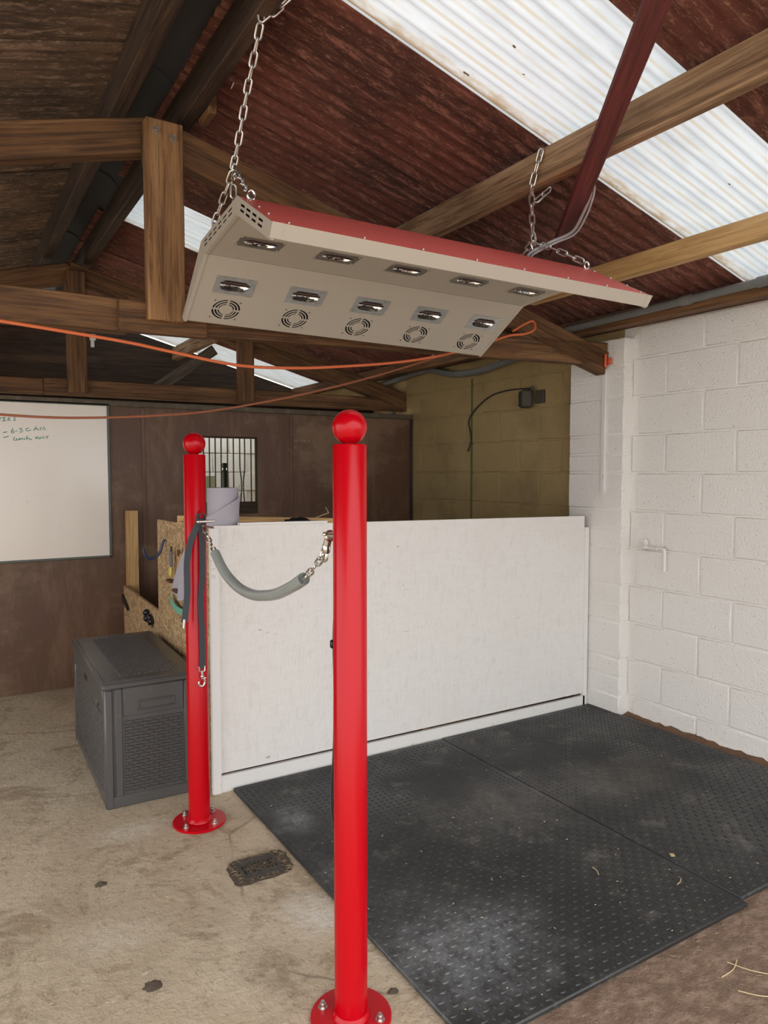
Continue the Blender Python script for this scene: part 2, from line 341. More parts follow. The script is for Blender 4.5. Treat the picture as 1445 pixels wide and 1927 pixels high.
# ------------------------------------------------------------------ mesh builder
class G:
    def __init__(s): s.v = []; s.f = []; s.sm = []; s.gr = []
    def add(s, vs, fs, smooth=False, grain=None):
        o = len(s.v)
        s.v += [tuple(v) for v in vs]
        s.gr += [tuple(g) for g in (grain if grain else vs)]
        s.f += [tuple(i + o for i in f) for f in fs]
        s.sm += [smooth] * len(fs)
        return s
    def obox(s, c, ax, ay, az, h, ch=0.0, axis=0):
        """box centred c, half sizes h along unit axes, with chamfer ch; grain runs along `axis`"""
        c, ax, ay, az = Vector(c), Vector(ax), Vector(ay), Vector(az)
        A = (ax, ay, az)
        sd = Vector((random.uniform(0, 20), random.uniform(0, 20), random.uniform(0, 20)))
        def gv(l):
            o = [axis] + [i for i in range(3) if i != axis]
            return (l[o[0]] + sd[0], l[o[1]] + sd[1], l[o[2]] + sd[2])
        loc, fs = [], []
        if ch <= 0:
            for x in (-1, 1):
                for y in (-1, 1):
                    for z in (-1, 1): loc.append((x * h[0], y * h[1], z * h[2]))
            fs = [(0, 1, 3, 2), (4, 6, 7, 5), (0, 4, 5, 1), (2, 3, 7, 6), (0, 2, 6, 4), (1, 5, 7, 3)]
        else:
            idx = {}
            for x in (-1, 1):
                for y in (-1, 1):
                    for z in (-1, 1):
                        for a in range(3):
                            l = [x * (h[0] - ch), y * (h[1] - ch), z * (h[2] - ch)]
                            l[a] = (x, y, z)[a] * h[a]
                            idx[(x, y, z, a)] = len(loc); loc.append(tuple(l))
            for a in range(3):
                b, d = (a + 1) % 3, (a + 2) % 3
                for sg in (-1, 1):
                    q = []
                    for (u, w) in ((-1, -1), (1, -1), (1, 1), (-1, 1)):
                        k = [0, 0, 0]; k[a] = sg; k[b] = u; k[d] = w
                        q.append(idx[(*k, a)])
                    fs.append(tuple(q if sg > 0 else q[::-1]))
                for u in (-1, 1):          # edges parallel to axis a
                    for w in (-1, 1):
                        k0 = [0, 0, 0]; k0[a] = -1; k0[b] = u; k0[d] = w
                        k1 = list(k0); k1[a] = 1
                        q = [idx[(*k0, b)], idx[(*k0, d)], idx[(*k1, d)], idx[(*k1, b)]]
                        fs.append(tuple(q if u * w > 0 else q[::-1])[::-1])
            for x in (-1, 1):
                for y in (-1, 1):
                    for z in (-1, 1):
                        q = [idx[(x, y, z, a)] for a in range(3)]
                        fs.append(tuple(q if x * y * z > 0 else q[::-1]))
        vs = [c + ax * l[0] + ay * l[1] + az * l[2] for l in loc]
        return s.add(vs, fs, False, [gv(l) for l in loc])
    def box(s, lo, hi, ch=0.0, axis=None):
        c = [(a + b) / 2 for a, b in zip(lo, hi)]; h = [abs(b - a) / 2 for a, b in zip(lo, hi)]
        if axis is None: axis = h.index(max(h))
        return s.obox(c, (1, 0, 0), (0, 1, 0), (0, 0, 1), h, ch, axis)
    def beam(s, p0, p1, w, h, up=(0, 0, 1), ch=.003):
        p0, p1 = Vector(p0), Vector(p1); a = (p1 - p0).normalized()
        b = Vector(up).cross(a).normalized(); c = a.cross(b)
        return s.obox((p0 + p1) / 2, a, b, c, ((p1 - p0).length / 2, w / 2, h / 2), ch, 0)
    def cyl(s, p0, p1, r0, r1=None, n=16, caps=True, smooth=True):
        r1 = r0 if r1 is None else r1
        p0, p1 = Vector(p0), Vector(p1); a = (p1 - p0).normalized()
        t = Vector((0, 0, 1)) if abs(a.z) < .9 else Vector((1, 0, 0))
        u = a.cross(t).normalized(); w = a.cross(u)
        vs = []
        for p, r in ((p0, r0), (p1, r1)):
            for i in range(n):
                th = 2 * PI * i / n; vs.append(p + u * math.cos(th) * r + w * math.sin(th) * r)
        s.add(vs, [(i, n + i, n + (i + 1) % n, (i + 1) % n) for i in range(n)], smooth)
        if caps:
            s.add(vs[:n], [tuple(range(n))]); s.add(vs[n:], [tuple(range(n))[::-1]])
        return s
    def tube(s, pts, r, n=8, closed=False, caps=True):
        P = [Vector(p) for p in pts]; m = len(P)
        rr = r if isinstance(r, (list, tuple)) else [r] * m
        vs = []; u = None
        for i in range(m):
            a = (P[(i + 1) % m] - P[i - 1]) if closed else (P[min(i + 1, m - 1)] - P[max(i - 1, 0)])
            a.normalize()
            if u is None:
                t = Vector((0, 0, 1)) if abs(a.z) < .9 else Vector((1, 0, 0)); u = a.cross(t).normalized()
            else: u = (u - a * u.dot(a)).normalized()
            w = a.cross(u)
            for k in range(n):
                th = 2 * PI * k / n; vs.append(P[i] + (u * math.cos(th) + w * math.sin(th)) * rr[i])
        fs = []
        for i in range(m if closed else m - 1):
            j = (i + 1) % m
            for k in range(n):
                q = (k + 1) % n; fs.append((i * n + k, i * n + q, j * n + q, j * n + k))
        s.add(vs, fs, True)
        if caps and not closed:
            s.add(vs[:n], [tuple(range(n))[::-1]]); s.add(vs[-n:], [tuple(range(n))])
        return s
    def lathe(s, prof, c=(0, 0, 0), n=32, axis='z'):
        vs = []
        for r, z in prof:
            for i in range(n):
                th = 2 * PI * i / n; x, y = r * math.cos(th), r * math.sin(th)
                v = (x, y, z) if axis == 'z' else ((z, x, y) if axis == 'x' else (y, z, x))
                vs.append((v[0] + c[0], v[1] + c[1], v[2] + c[2]))
        fs = []
        for j in range(len(prof) - 1):
            for i in range(n):
                k = (i + 1) % n; fs.append((j * n + i, j * n + k, (j + 1) * n + k, (j + 1) * n + i))
        return s.add(vs, fs, True)
    def ball(s, c, r, n=24, m=14, sc=(1, 1, 1)):
        vs = []; fs = []
        for j in range(m + 1):
            ph = PI * j / m
            for i in range(n):
                th = 2 * PI * i / n
                vs.append((c[0] + sc[0] * r * math.sin(ph) * math.cos(th), c[1] + sc[1] * r * math.sin(ph) * math.sin(th), c[2] - sc[2] * r * math.cos(ph)))
        for j in range(m):
            for i in range(n):
                k = (i + 1) % n; fs.append((j * n + i, j * n + k, (j + 1) * n + k, (j + 1) * n + i))
        return s.add(vs, fs, True)
    def prism(s, poly, to3, d0, d1):
        """poly (u,v) swept from d0 to d1; to3(u,v,d) -> point"""
        n = len(poly)
        vs = [to3(u, v, d0) for u, v in poly] + [to3(u, v, d1) for u, v in poly]
        fs = [(i, (i + 1) % n, n + (i + 1) % n, n + i) for i in range(n)]
        s.add(vs, fs)
        s.add(vs[:n], [tuple(range(n))[::-1]]); s.add(vs[n:], [tuple(range(n))])
        return s
    def plate(s, outer, holes, to3, d0, d1):
        """flat plate with real holes, from d0 to d1"""
        bm = bmesh.new()
        loops = [outer] + list(holes); ed = []
        for L in loops:
            vv = [bm.verts.new((p[0], p[1], 0)) for p in L]
            ed += [bm.edges.new((vv[i], vv[(i + 1) % len(vv)])) for i in range(len(vv))]
        bmesh.ops.triangle_fill(bm, use_beauty=True, use_dissolve=False, edges=ed)
        bm.verts.index_update()
        P = [(v.co.x, v.co.y) for v in bm.verts]
        T = []
        for f in bm.faces:
            i = [v.index for v in f.verts]
            if f.normal.z < 0: i = i[::-1]
            T.append(tuple(i))
        bm.free()
        s.add([to3(u, v, d1) for u, v in P], T)
        s.add([to3(u, v, d0) for u, v in P], [t[::-1] for t in T])
        for L in loops:
            n = len(L)
            s.add([to3(u, v, d0) for u, v in L] + [to3(u, v, d1) for u, v in L], [(i, (i + 1) % n, n + (i + 1) % n, n + i) for i in range(n)])
        return s
    def ribbon(s, pts, wdir, w, th):
        """strap: pts centre line, wdir width direction, thickness along cross"""
        P = [Vector(p) for p in pts]; wd = Vector(wdir).normalized(); vs = []; m = len(P)
        for i in range(m):
            a = (P[min(i + 1, m - 1)] - P[max(i - 1, 0)]).normalized()
            x = (wd - a * wd.dot(a)).normalized(); nn = a.cross(x)
            for sx, sn in ((-1, -1), (1, -1), (1, 1), (-1, 1)): vs.append(P[i] + x * sx * w / 2 + nn * sn * th / 2)
        fs = []
        for i in range(m - 1):
            for k in range(4): fs.append((i * 4 + k, i * 4 + (k + 1) % 4, i * 4 + 4 + (k + 1) % 4, i * 4 + 4 + k))
        s.add(vs, fs)
        s.add(vs[:4], [(0, 1, 2, 3)]); s.add(vs[-4:], [(0, 3, 2, 1)])
        return s

def build_mesh(name, g, m, off=Vector((0, 0, 0))):
    me = bpy.data.meshes.new(name)
    me.from_pydata([tuple(Vector(v) - off) for v in g.v], [], g.f)
    me.polygons.foreach_set('use_smooth', g.sm)
    at = me.attributes.new('grain', 'FLOAT_VECTOR', 'POINT')
    at.data.foreach_set('vector', [x for v in g.gr for x in v])
    me.materials.append(M[m] if isinstance(m, str) else m)
    bm = bmesh.new(); bm.from_mesh(me)
    bmesh.ops.remove_doubles(bm, verts=bm.verts, dist=1e-6) if any(g.sm) else None
    bmesh.ops.recalc_face_normals(bm, faces=bm.faces)
    bm.to_mesh(me); bm.free()
    me.set_sharp_from_angle(angle=math.radians(42))
    me.update()
    return me
def world_loc(o):
    v = Vector(o.location)
    while o.parent: o = o.parent; v += Vector(o.location)
    return v
def tag(o, label=None, cat=None, group=None, kind=None):
    if label: o['label'] = label
    if cat: o['category'] = cat
    if group: o['group'] = group
    if kind: o['kind'] = kind
    return o
def obj(name, g, m, parent=None, label=None, cat=None, group=None, kind=None):
    """ONE mesh object in world coordinates; origin at its base centre, or at the parent's"""
    if parent is None:
        xs, ys, zs = zip(*g.v)
        off = Vector(((min(xs) + max(xs)) / 2, (min(ys) + max(ys)) / 2, min(zs)))
        o = bpy.data.objects.new(name, build_mesh(name, g, m, off)); o.location = off
    else:
        o = bpy.data.objects.new(name, build_mesh(name, g, m, world_loc(parent))); o.parent = parent
    COL.objects.link(o)
    return tag(o, label, cat, group, kind)
def thing(name, label, cat, loc, group=None, kind=None):
    o = bpy.data.objects.new(name, None); COL.objects.link(o); o.location = loc; o.empty_display_size = .1
    return tag(o, label, cat, group, kind)
def inst(name, me, parent, loc, rot=None):
    """a piece sharing mesh data, at a world place, under parent"""
    o = bpy.data.objects.new(name, me); COL.objects.link(o); o.parent = parent
    o.location = Vector(loc) - world_loc(parent)
    if rot is not None: o.rotation_mode = 'QUATERNION'; o.rotation_quaternion = rot
    return o
def smooth_path(pts, k=6):
    P = [Vector(p) for p in pts]; out = []
    for i in range(len(P) - 1):
        a, b, c, d = P[max(i - 1, 0)], P[i], P[i + 1], P[min(i + 2, len(P) - 1)]
        for j in range(k):
            t = j / k
            out.append(.5 * ((2 * b) + (c - a) * t + (2 * a - 5 * b + 4 * c - d) * t * t + (3 * b - a - 3 * c + d) * t ** 3))
    out.append(P[-1]); return out
def roofz(x): return 3.08 - .27 * abs(x - .77)

# ================================================================== SETTING
XR, YW = 3.53, 5.30
g = G(); nx, ny = 2, 2
g.box((-6, -7, -.12), (9, 9.5, 0))
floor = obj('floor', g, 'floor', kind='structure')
# ---- right wall: painted front length, raw rear length, both of separate blocks
def block_mesh(name, lx, ly, lz, m, ch=.004): return build_mesh(name, G().box((-lx / 2, -ly / 2, -lz / 2), (lx / 2, ly / 2, lz / 2), ch), m)
g = G().box((XR, -.35, 0), (XR + .15, 3.0, 2.335))
wall_r = obj('wall_right', g, 'block_white', kind='structure')
BL, BH, JT = .43, .225, .011
for r in range(-1, 10):
    z0 = .125 + BH * r; z1 = z0 + BH
    lo = max(z0, 0.0); hi = min(z1, 2.335)
    if hi - lo < .03: continue
    off = 2.69 if r % 2 == 0 else 2.455
    me_cache = {}
    y1 = off + BL * 2
    while y1 > -.2:
        a, b = y1 - BL, min(y1, 2.93)
        if b - a > .05:
            key = round(b - a, 3)
            if key not in me_cache: me_cache[key] = block_mesh('block', .02, b - a - JT, hi - lo - JT, 'block_white')
            inst('block', me_cache[key], wall_r, (XR + .0015 + random.uniform(-.0015, .0015), (a + b) / 2, (lo + hi) / 2))
        y1 -= BL
pil = obj('pilaster', G().box((3.452, 2.932, 0), (XR + .1, 3.357, 2.27)), 'block_white', wall_r)
zs = [0, .125, .2375, .35, .575, .6875, .80, 1.025, 1.1375, 1.25, 1.475, 1.5875, 1.70, 1.925, 2.0375, 2.105]
for i in range(len(zs) - 1):
    h = zs[i + 1] - zs[i]
    o = inst('block', block_mesh('block', .09, .432, h - .009, 'block_white', .006), pil, (3.493 + random.uniform(-.002, .002), 3.1445 + random.uniform(-.002, .002), (zs[i] + zs[i + 1]) / 2))
inst('block', block_mesh('block', .09, .085, .16, 'block_white', .005), pil, (3.493, 2.972, 2.19))
g = G().box((XR + .002, 3.0, 0), (XR + .15, 8.6, 2.335))
wall_rr = obj('wall_right_rear', g, 'block_yellow', kind='structure')
for r in range(3, 10):
    z0 = .125 + BH * r; z1 = min(z0 + BH, 2.335)
    off = 3.50 if r % 2 == 0 else 3.715
    me = block_mesh('block', .02, .415 - JT, z1 - z0 - JT, 'block_yellow')
    y0 = off - .415
    while y0 < 5.6:
        if y0 > 3.3 or r: 
            if y0 + .41 > 3.45: inst('block', me, wall_rr, (XR + .006 + random.uniform(-.002, .002), y0 + .2075, (z0 + z1) / 2))
        y0 += .415
obj('stained_joint', G().box((3.5245, 4.452, .9), (3.53, 4.476, 2.2)), 'green_stain', wall_rr, label='green stained vertical joint')
# ---- left and far walls (out of view or seen only above the partition and through the bars)
obj('wall_left', G().box((-2.16, 4.2, 0), (-2.01, 5.5, 2.335)), 'block_yellow', kind='structure')
wall_f = obj('wall_far', G().box((-2.01, 8.45, 0), (XR, 8.6, 2.3)), 'far_white', kind='structure')
for r in range(4, 10):
    for c in range(4):
        w = .43
        x0 = 1.9 + c * w + (.2 if r % 2 else 0)
        if x0 + w > XR: continue
        inst('block', block_mesh('block', w - .012, .02, .213, 'far_white'), wall_f, (x0 + w / 2, 8.446, .125 + BH * r + .1125))
poly = [(-2.0, 1.95), (XR, 1.95), (XR, 2.337), (.77, 3.08), (-2.0, 2.337)]
wall_g = obj('wall_gable', G().prism(poly, lambda u, v, d: (u, d, v), 7.375, 7.40), 'dark_wood', kind='structure')

# ---- roof: separate corrugated sheets, clear ones let the daylight in
ceil = thing('ceiling', None, None, (.77, 4.0, 3.08), kind='structure')
def sheet_mesh(name, sgn, m, thick):
    g = G(); nc, per = 9.4, 8; pit = .07278; amp = .0115 if not thick else .0048
    n = int(nc * per)
    xs = [.085 if thick else .13, 1.0, 2.0, 2.98]
    def row(dz):
        return [[(sgn * x, i * pit / per, -.27 * x + dz + amp + amp * math.cos(2 * PI * i / per)) for i in range(n + 1)] for x in xs]
    layers = [row(0)] + ([row(.006)] if thick else [])
    for L in layers:
        vs = [p for r in L for p in r]; w = n + 1
        g.add(vs, [(j * w + i, j * w + i + 1, (j + 1) * w + i + 1, (j + 1) * w + i) for j in range(len(xs) - 1) for i in range(n)], True)
    if thick:
        for j in (0, len(xs) - 1):
            vs = layers[0][j] + layers[1][j]; w = n + 1
            g.add(vs, [(i, i + 1, w + i + 1, w + i) for i in range(n)])
        for i in (0, n):
            vs = [layers[0][j][i] for j in range(len(xs))] + [layers[1][j][i] for j in range(len(xs))]; w = len(xs)
            g.add(vs, [(j, j + 1, w + j + 1, w + j) for j in range(w - 1)])
    me = build_mesh(name, g, m); return me
SR, SL, SK = sheet_mesh('roof_sheet', 1, 'sheet_red_bounce', True), sheet_mesh('roof_sheet', -1, 'sheet', True), sheet_mesh('skylight_sheet', 1, 'skylight', False)
for k in range(-3, 9):
    y = 1.49 + .655 * k; dz = .013 * (k % 2)
    if k in (0, 4, 8):
        o = inst('skylight_sheet', SK, ceil, (.77, y, 3.08 + .016)); o['label'] = 'translucent white corrugated sheet letting in daylight'
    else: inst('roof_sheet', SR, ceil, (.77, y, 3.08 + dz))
    inst('roof_sheet', SL, ceil, (.77, y + .04, 3.08 + dz))
g = G(); n = 12
vs = []
for L in (0.0, .62):
    for rr in (.125, .138):
        for i in range(n + 1):
            th = PI * i / n; vs.append((rr * math.cos(th), L, rr * .75 * math.sin(th)))
w = n + 1
fs = [(i, i + 1, 2 * w + i + 1, 2 * w + i) for i in range(n)] + [(w + i, w + i + 1, 3 * w + i + 1, 3 * w + i) for i in range(n)]
fs += [(i, i + 1, w + i + 1, w + i) for i in range(n)] + [(2 * w + i, 2 * w + i + 1, 3 * w + i + 1, 3 * w + i) for i in range(n)]
g.add(vs, fs, True)
RC = build_mesh('ridge_tile', g, 'ridge')
for k in range(13): inst('ridge_tile', RC, ceil, (.77, -.45 + .6 * k, 3.062 + .012 * (k % 2)))

# ---- purlins
def timber(name, p0, p1, w, h, m, label, cat='beam', group=None, ch=.004):
    return obj(name, G().beam(p0, p1, w, h, ch=ch), m, label=label, cat=cat, group=group)
timber('ridge_purlin', (.645, -.4, 2.983), (.645, 7.37, 2.983), .062, .140, 'dark_wood', 'dark ridge purlin left of the grey ridge capping above the front truss')
timber('ridge_purlin', (.905, -.4, 2.983), (.905, 7.37, 2.983), .055, .140, 'dark_wood', 'dark ridge purlin right of the grey ridge capping, beside the left hanging chain')
timber('purlin', (2.035, -.4, 2.66), (2.035, 7.37, 2.66), .058, .125, 'purlin_wood', 'weathered roof purlin crossing the big skylight with a chain hooked on it')
timber('purlin', (2.775, -.4, 2.437), (2.775, 3.0, 2.437), .05, .095, 'new_wood', 'clean new pine batten crossing the lower part of the big skylight')
timber('eave_purlin', (3.325, -.4, 2.345), (3.325, 7.37, 2.345), .07, .085, 'old_wood', 'rough eave purlin above the grey conduit along the right wall top')
obj('trim_1', G().box((3.44, -.35, 2.337), (3.60, 7.37, 2.352), axis=1), 'old_wood', kind='structure')
obj('cleat', G().box((.936, 2.86, 2.895), (.972, 2.99, 2.965), .004), 'old_wood', label='short wooden cleat beside the right ridge purlin above the truss', cat='cleat')
obj('wire_hook', G().tube(smooth_path([(.937, 2.631, 2.938), (.940, 2.60, 2.91), (.942, 2.588, 2.886), (.940, 2.605, 2.873)]), .003, 6), 'rusty', label='bent wire hook hanging by the right ridge purlin', cat='hook')
# maroon brace slung under the purlins
timber('diagonal_brace', (2.40, 2.43, 2.462), (1.45, 1.065, 2.721), .072, .028, 'maroon_wood', 'maroon diagonal timber brace slanting up across the skylight under the purlin', 'brace')

# ---- front truss
def truss(y0, label, front):
    t = thing('roof_truss', label, 'truss', (.8, y0, 2.04))
    th = .075
    def part(name, poly, m, ya, yb, grain_axis=0):
        g = G(); g.prism(poly, lambda u, v, d: (u, d, v), ya, yb)
        g.gr = [((v[0], v[1], v[2]) if grain_axis == 0 else (v[2], v[0], v[1])) for v in g.v]
        return obj(name, g, m, t)
    return t, part
t1, part = truss(3.04, 'front timber roof truss with king post, just behind the red heat lamp', True)
def bev_beam(name, p0, p1, w, h, m, par): return obj(name, G().beam(p0, p1, w, h, ch=.005), m, par)
bev_beam('tie_beam', (-2.0, 3.085, 2.093), (.66, 3.085, 2.108), .075, .135, 'old_wood', t1)
bev_beam('tie_beam', (.66, 3.088, 2.118), (3.445, 3.088, 2.188), .072, .135, 'old_wood', t1)
bev_beam('splice_plate', (.615, 3.030, 2.100), (.97, 3.030, 2.104), .035, .128, 'old_wood', t1)
bev_beam('king_post', (.7915, 2.994, 2.075), (.7915, 2.994, 2.925), .145, .035, 'post_wood', t1) if False else None
kp = obj('king_post', G().obox((.792, 2.992, 2.478), (0, 0, 1), (1, 0, 0), (0, 1, 0), (.392, .074, .030), .005, 0), 'post_wood', t1)
obj('post_packer', G().box((.72, 3.02, 2.70), (.865, 3.052, 2.83)), 'dark_wood', t1)
for bx, bz in ((.757, 2.822), (.822, 2.806)):
    g = G().cyl((bx, 2.963, bz), (bx, 2.946, bz), .011, n=6, smooth=False)
    g.cyl((bx, 2.963, bz), (bx, 2.959, bz), .014, n=14)
    g.cyl((bx, 2.95, bz), (bx, 2.934, bz), .006, n=10)
    obj('bolt', g, 'rusty', kp)
def rafter(x0, x1, y, w, m, par, dz=0):
    z = lambda x: 2.925 - .27 * abs(x - .77) - .072 + dz
    return obj('rafter', G().beam((x0, y, z(x0)), (x1, y, z(x1)), w, .142, ch=.005), m, par)
rafter(.77, 3.44, 3.087, .07, 'old_wood', t1)
rafter(.79, -2.0, 3.087, .068, 'old_wood', t1)
# ---- truss above the brown partition
t2 = thing('roof_truss', 'far timber roof truss standing over the brown partition, dim behind the orange cable', 'truss', (.8, 5.4, 2.01))
bev_beam('tie_beam', (-2.0, 5.42, 2.052), (.60, 5.42, 2.055), .07, .105, 'old_wood', t2)
bev_beam('tie_beam', (.60, 5.425, 2.06), (3.52, 5.425, 2.068), .066, .11, 'old_wood', t2)
for nm, x, w, zt in (('king_post', .81, .125, 2.84), ('queen_post', 2.018, .125, 2.52)):
    obj(nm, G().obox((x, 5.355, (2.02 + zt) / 2), (0, 0, 1), (1, 0, 0), (0, 1, 0), ((zt - 2.02) / 2, w / 2, .03), .005, 0), 'old_wood', t2)
rafter(.77, 3.5, 5.42, .066, 'old_wood', t2, -.01)
rafter(.79, -2.0, 5.42, .064, 'old_wood', t2, -.01)
obj('switch_box', G().box((.895, 5.345, 2.385), (.935, 5.375, 2.43), .005).box((.90, 5.35, 2.34), (.925, 5.365, 2.39), .004), 'white_plastic', label='small white junction box screwed beside the far king post', cat='switch')
obj('roof_strut', G().beam((1.50, 6.0, 2.15), (1.985, 6.0, 2.505), .06, .085), 'grey_wood', label='grey slanting roof strut in the dark above the partition, by the far skylight', cat='beam')
obj('ceiling_joist', G().beam((-2.0, 6.0, 2.05), (XR - .01, 6.0, 2.05), .06, .10), 'dark_wood', label='dark cross joist deep in the shed behind the far truss', cat='beam')
# ---- brown plywood partition at the back
wb = thing('wall_back', None, None, (.8, YW, 0), kind='structure')
toY = lambda u, v, d: (u, d, v)
def rect(a, b, c, d): return [(a, b), (c, b), (c, d), (a, d)]
for x0, x1 in ((-1.98, -1.06), (-1.055, .062), (.068, 1.222), (1.234, 2.365), (2.377, 3.505)):
    holes = [rect(1.622, 1.155, 2.092, 1.748)] if x0 == 1.234 else []
    obj('panel', G().plate(rect(x0, .001, x1, 1.935), holes, toY, YW, YW + .018), 'ply_brown', wb)
for x in (.065, 1.228, 2.371):
    obj('joint_strip', G().box((x - .014, YW - .006, .02), (x + .014, YW, 1.93), .002), 'ply_brown', wb)
obj('top_rail', G().box((-1.98, YW - .022, 1.935), (3.515, YW + .05, 1.975), .004), 'ply_rail', wb)
obj('end_post', G().box((3.497, YW - .016, 0), (3.524, YW + .05, 1.935), .004), 'dark_wood', wb)
obj('backing_frame', G().box((-1.98, YW + .02, .02), (1.60, YW + .05, .10)).box((2.12, YW + .02, .02), (3.5, YW + .05, .10)), 'dark_wood', wb)
w1 = thing('window_1', None, None, (1.857, YW + .05, 1.155), kind='structure')
obj('window_frame', G().box((1.60, YW + .022, 1.155), (2.115, YW + .055, 1.25), .003).box((1.60, YW + .022, 1.735), (2.115, YW + .05, 1.765), .003).box((1.598, YW + .022, 1.25), (1.622, YW + .05, 1.735)).box((2.085, YW + .022, 1.25), (2.115, YW + .05, 1.735)), 'dark_wood', w1)
bars = [1.687, 1.732, 1.777, 1.823, 1.873, 1.920, 1.971, 2.01, 2.062]
for i, x in enumerate(bars):
    x -= .01
    pth = [(x, YW + .042, 1.245), (x, YW + .042, 1.74)]
    if i in (6, 7):
        s_ = 1 if i == 6 else -1
        pth = smooth_path([(x + .004 * s_, YW + .042, 1.245), (x + .012 * s_, YW + .042, 1.35), (x + .010 * s_, YW + .042, 1.43), (x, YW + .042, 1.52), (x, YW + .042, 1.74)])
    obj('bar', G().tube(pth, .0052, 6), 'dark_metal', w1)
obj('wire_loop', G().tube([(1.966 + .016 * math.cos(a * PI / 8), YW + .034, 1.36 + .022 * math.sin(a * PI / 8)) for a in range(16)], .003, 5, closed=True), 'rusty', w1)
# beyond the bars
g = G().cyl((2.41, 7.0, 0), (2.41, 7.0, 1.48), .03, n=16).lathe([(.03, 1.48), (.036, 1.49), (.036, 1.50), (.014, 1.51), (.014, 1.52)], (2.41, 7.0, 0), 16).ball((2.41, 7.0, 1.545), .031, 16, 10)
obj('bollard', g, 'green_paint', label='dark green ball topped post seen through the barred opening', cat='post')
obj('board', G().box((2.425, 7.8, 0), (2.587, 7.825, 1.440), .003), 'pale_green', label='pale green upright board seen behind the bars beside the paper roll', cat='board')

# ---- stencil remnants on the panel right of the seam
def strokes(name, par, S_, y, r, m, to2):
    g = G()
    for s_ in S_:
        P = [to2(*p) for p in s_]
        g.ribbon([(p[0], y, p[1]) for p in P], (0, 0, 1), r, .0008) if len(P) == 2 and abs(P[0][1] - P[1][1]) < 1e-5 else g.tube([(p[0], y, p[1]) for p in P], r / 2, 5)
    return obj(name, g, m, par)
st = lambda px, py: (2.385 + (px - 440) * .00031, 1.733 - (py - 395) * .00031)
S1 = [[(470, 380), (500, 380), (470, 435), (500, 440)], [(520, 375), (520, 450)], [(555, 440), (570, 350), (585, 440)], [(600, 390), (620, 400)],
      [(670, 385), (700, 385), (700, 410), (672, 410), (670, 385)], [(700, 410), (690, 440)], [(735, 380), (765, 380), (760, 440)], [(805, 380), (785, 385), (800, 410), (790, 440)], [(885, 370), (890, 440), (920, 440)]]
S2 = [[(490, 545), (490, 600)], [(520, 545), (520, 600)], [(560, 550), (580, 570), (565, 595)], [(700, 555), (715, 575)]]
for s_ in S1: strokes('stencil_mark', wb, [s_], YW - .001, .003, 'stencil', st)
for s_ in S2: strokes('stencil_mark', wb, [s_], YW - .001, .0022, 'stencil', st)

# ================================================================== WHITEBOARD
wbd = thing('whiteboard', 'white marker board with green handwriting fixed to the brown partition', 'whiteboard', (.35, YW - .02, .885))
obj('writing_surface', G().box((-.82, YW - .014, .897), (.985, YW - .008, 1.935), .001), 'whiteboard', wbd)
for lo, hi in (((-.835, YW - .022, .884), (1.0, YW - .004, .899)), ((-.835, YW - .022, 1.933), (1.0, YW - .004, 1.950)), ((.983, YW - .022, .884), (1.0, YW - .004, 1.950)), ((-.835, YW - .022, .884), (-.818, YW - .004, 1.950))):
    obj('frame_rail', G().box(lo, hi, .003), 'board_frame', wbd)
def wm(zx, zy):
    px, py = zx / 6.568, zy / 6.568 + 740
    return (.3215 + .00331 * px, 1.951 - (py - 751) * .003466)
L1 = [[(-24, 345), (-20, 300), (8, 344), (25, 298)], [(40, 303), (82, 300)], [(61, 302), (62, 340)], [(40, 343), (84, 338)],
      [(132, 298), (106, 306), (104, 318), (126, 316)], [(104, 318), (100, 334), (136, 330)], [(196, 294), (172, 302), (176, 314), (192, 318), (188, 330), (164, 335)]]
L2 = [[(-14, 462), (14, 454)], [(45, 485), (92, 473)], [(162, 430), (142, 458), (140, 480), (155, 488), (176, 476), (168, 460), (146, 468)], [(190, 461), (206, 458)],
      [(232, 432), (268, 424), (246, 446), (274, 454), (262, 472), (234, 472)], [(345, 420), (318, 428), (306, 446), (322, 458), (368, 445)],
      [(400, 452), (426, 398), (458, 446)], [(406, 434), (450, 426)], [(476, 444), (486, 405), (506, 432), (522, 396), (542, 442)]]
L3 = [[(48, 545), (108, 528)], [(176, 533), (160, 572), (196, 575)], [(196, 550), (202, 572), (226, 568), (226, 546), (234, 568)], [(240, 570), (246, 550), (262, 548), (268, 566)],
      [(296, 545), (278, 554), (300, 566)], [(320, 518), (314, 564), (330, 546), (346, 546), (350, 564), (376, 558)], [(414, 536), (452, 528)], [(434, 532), (432, 556)],
      [(464, 532), (460, 556)], [(474, 552), (484, 524), (498, 546), (514, 518), (526, 546)], [(578, 512), (548, 524), (564, 526), (546, 534), (572, 540)]]
for L in (L1, L2, L3):
    for s_ in L: strokes('pen_stroke', wbd, [s_], YW - .0145, .0052, 'ink', wm)

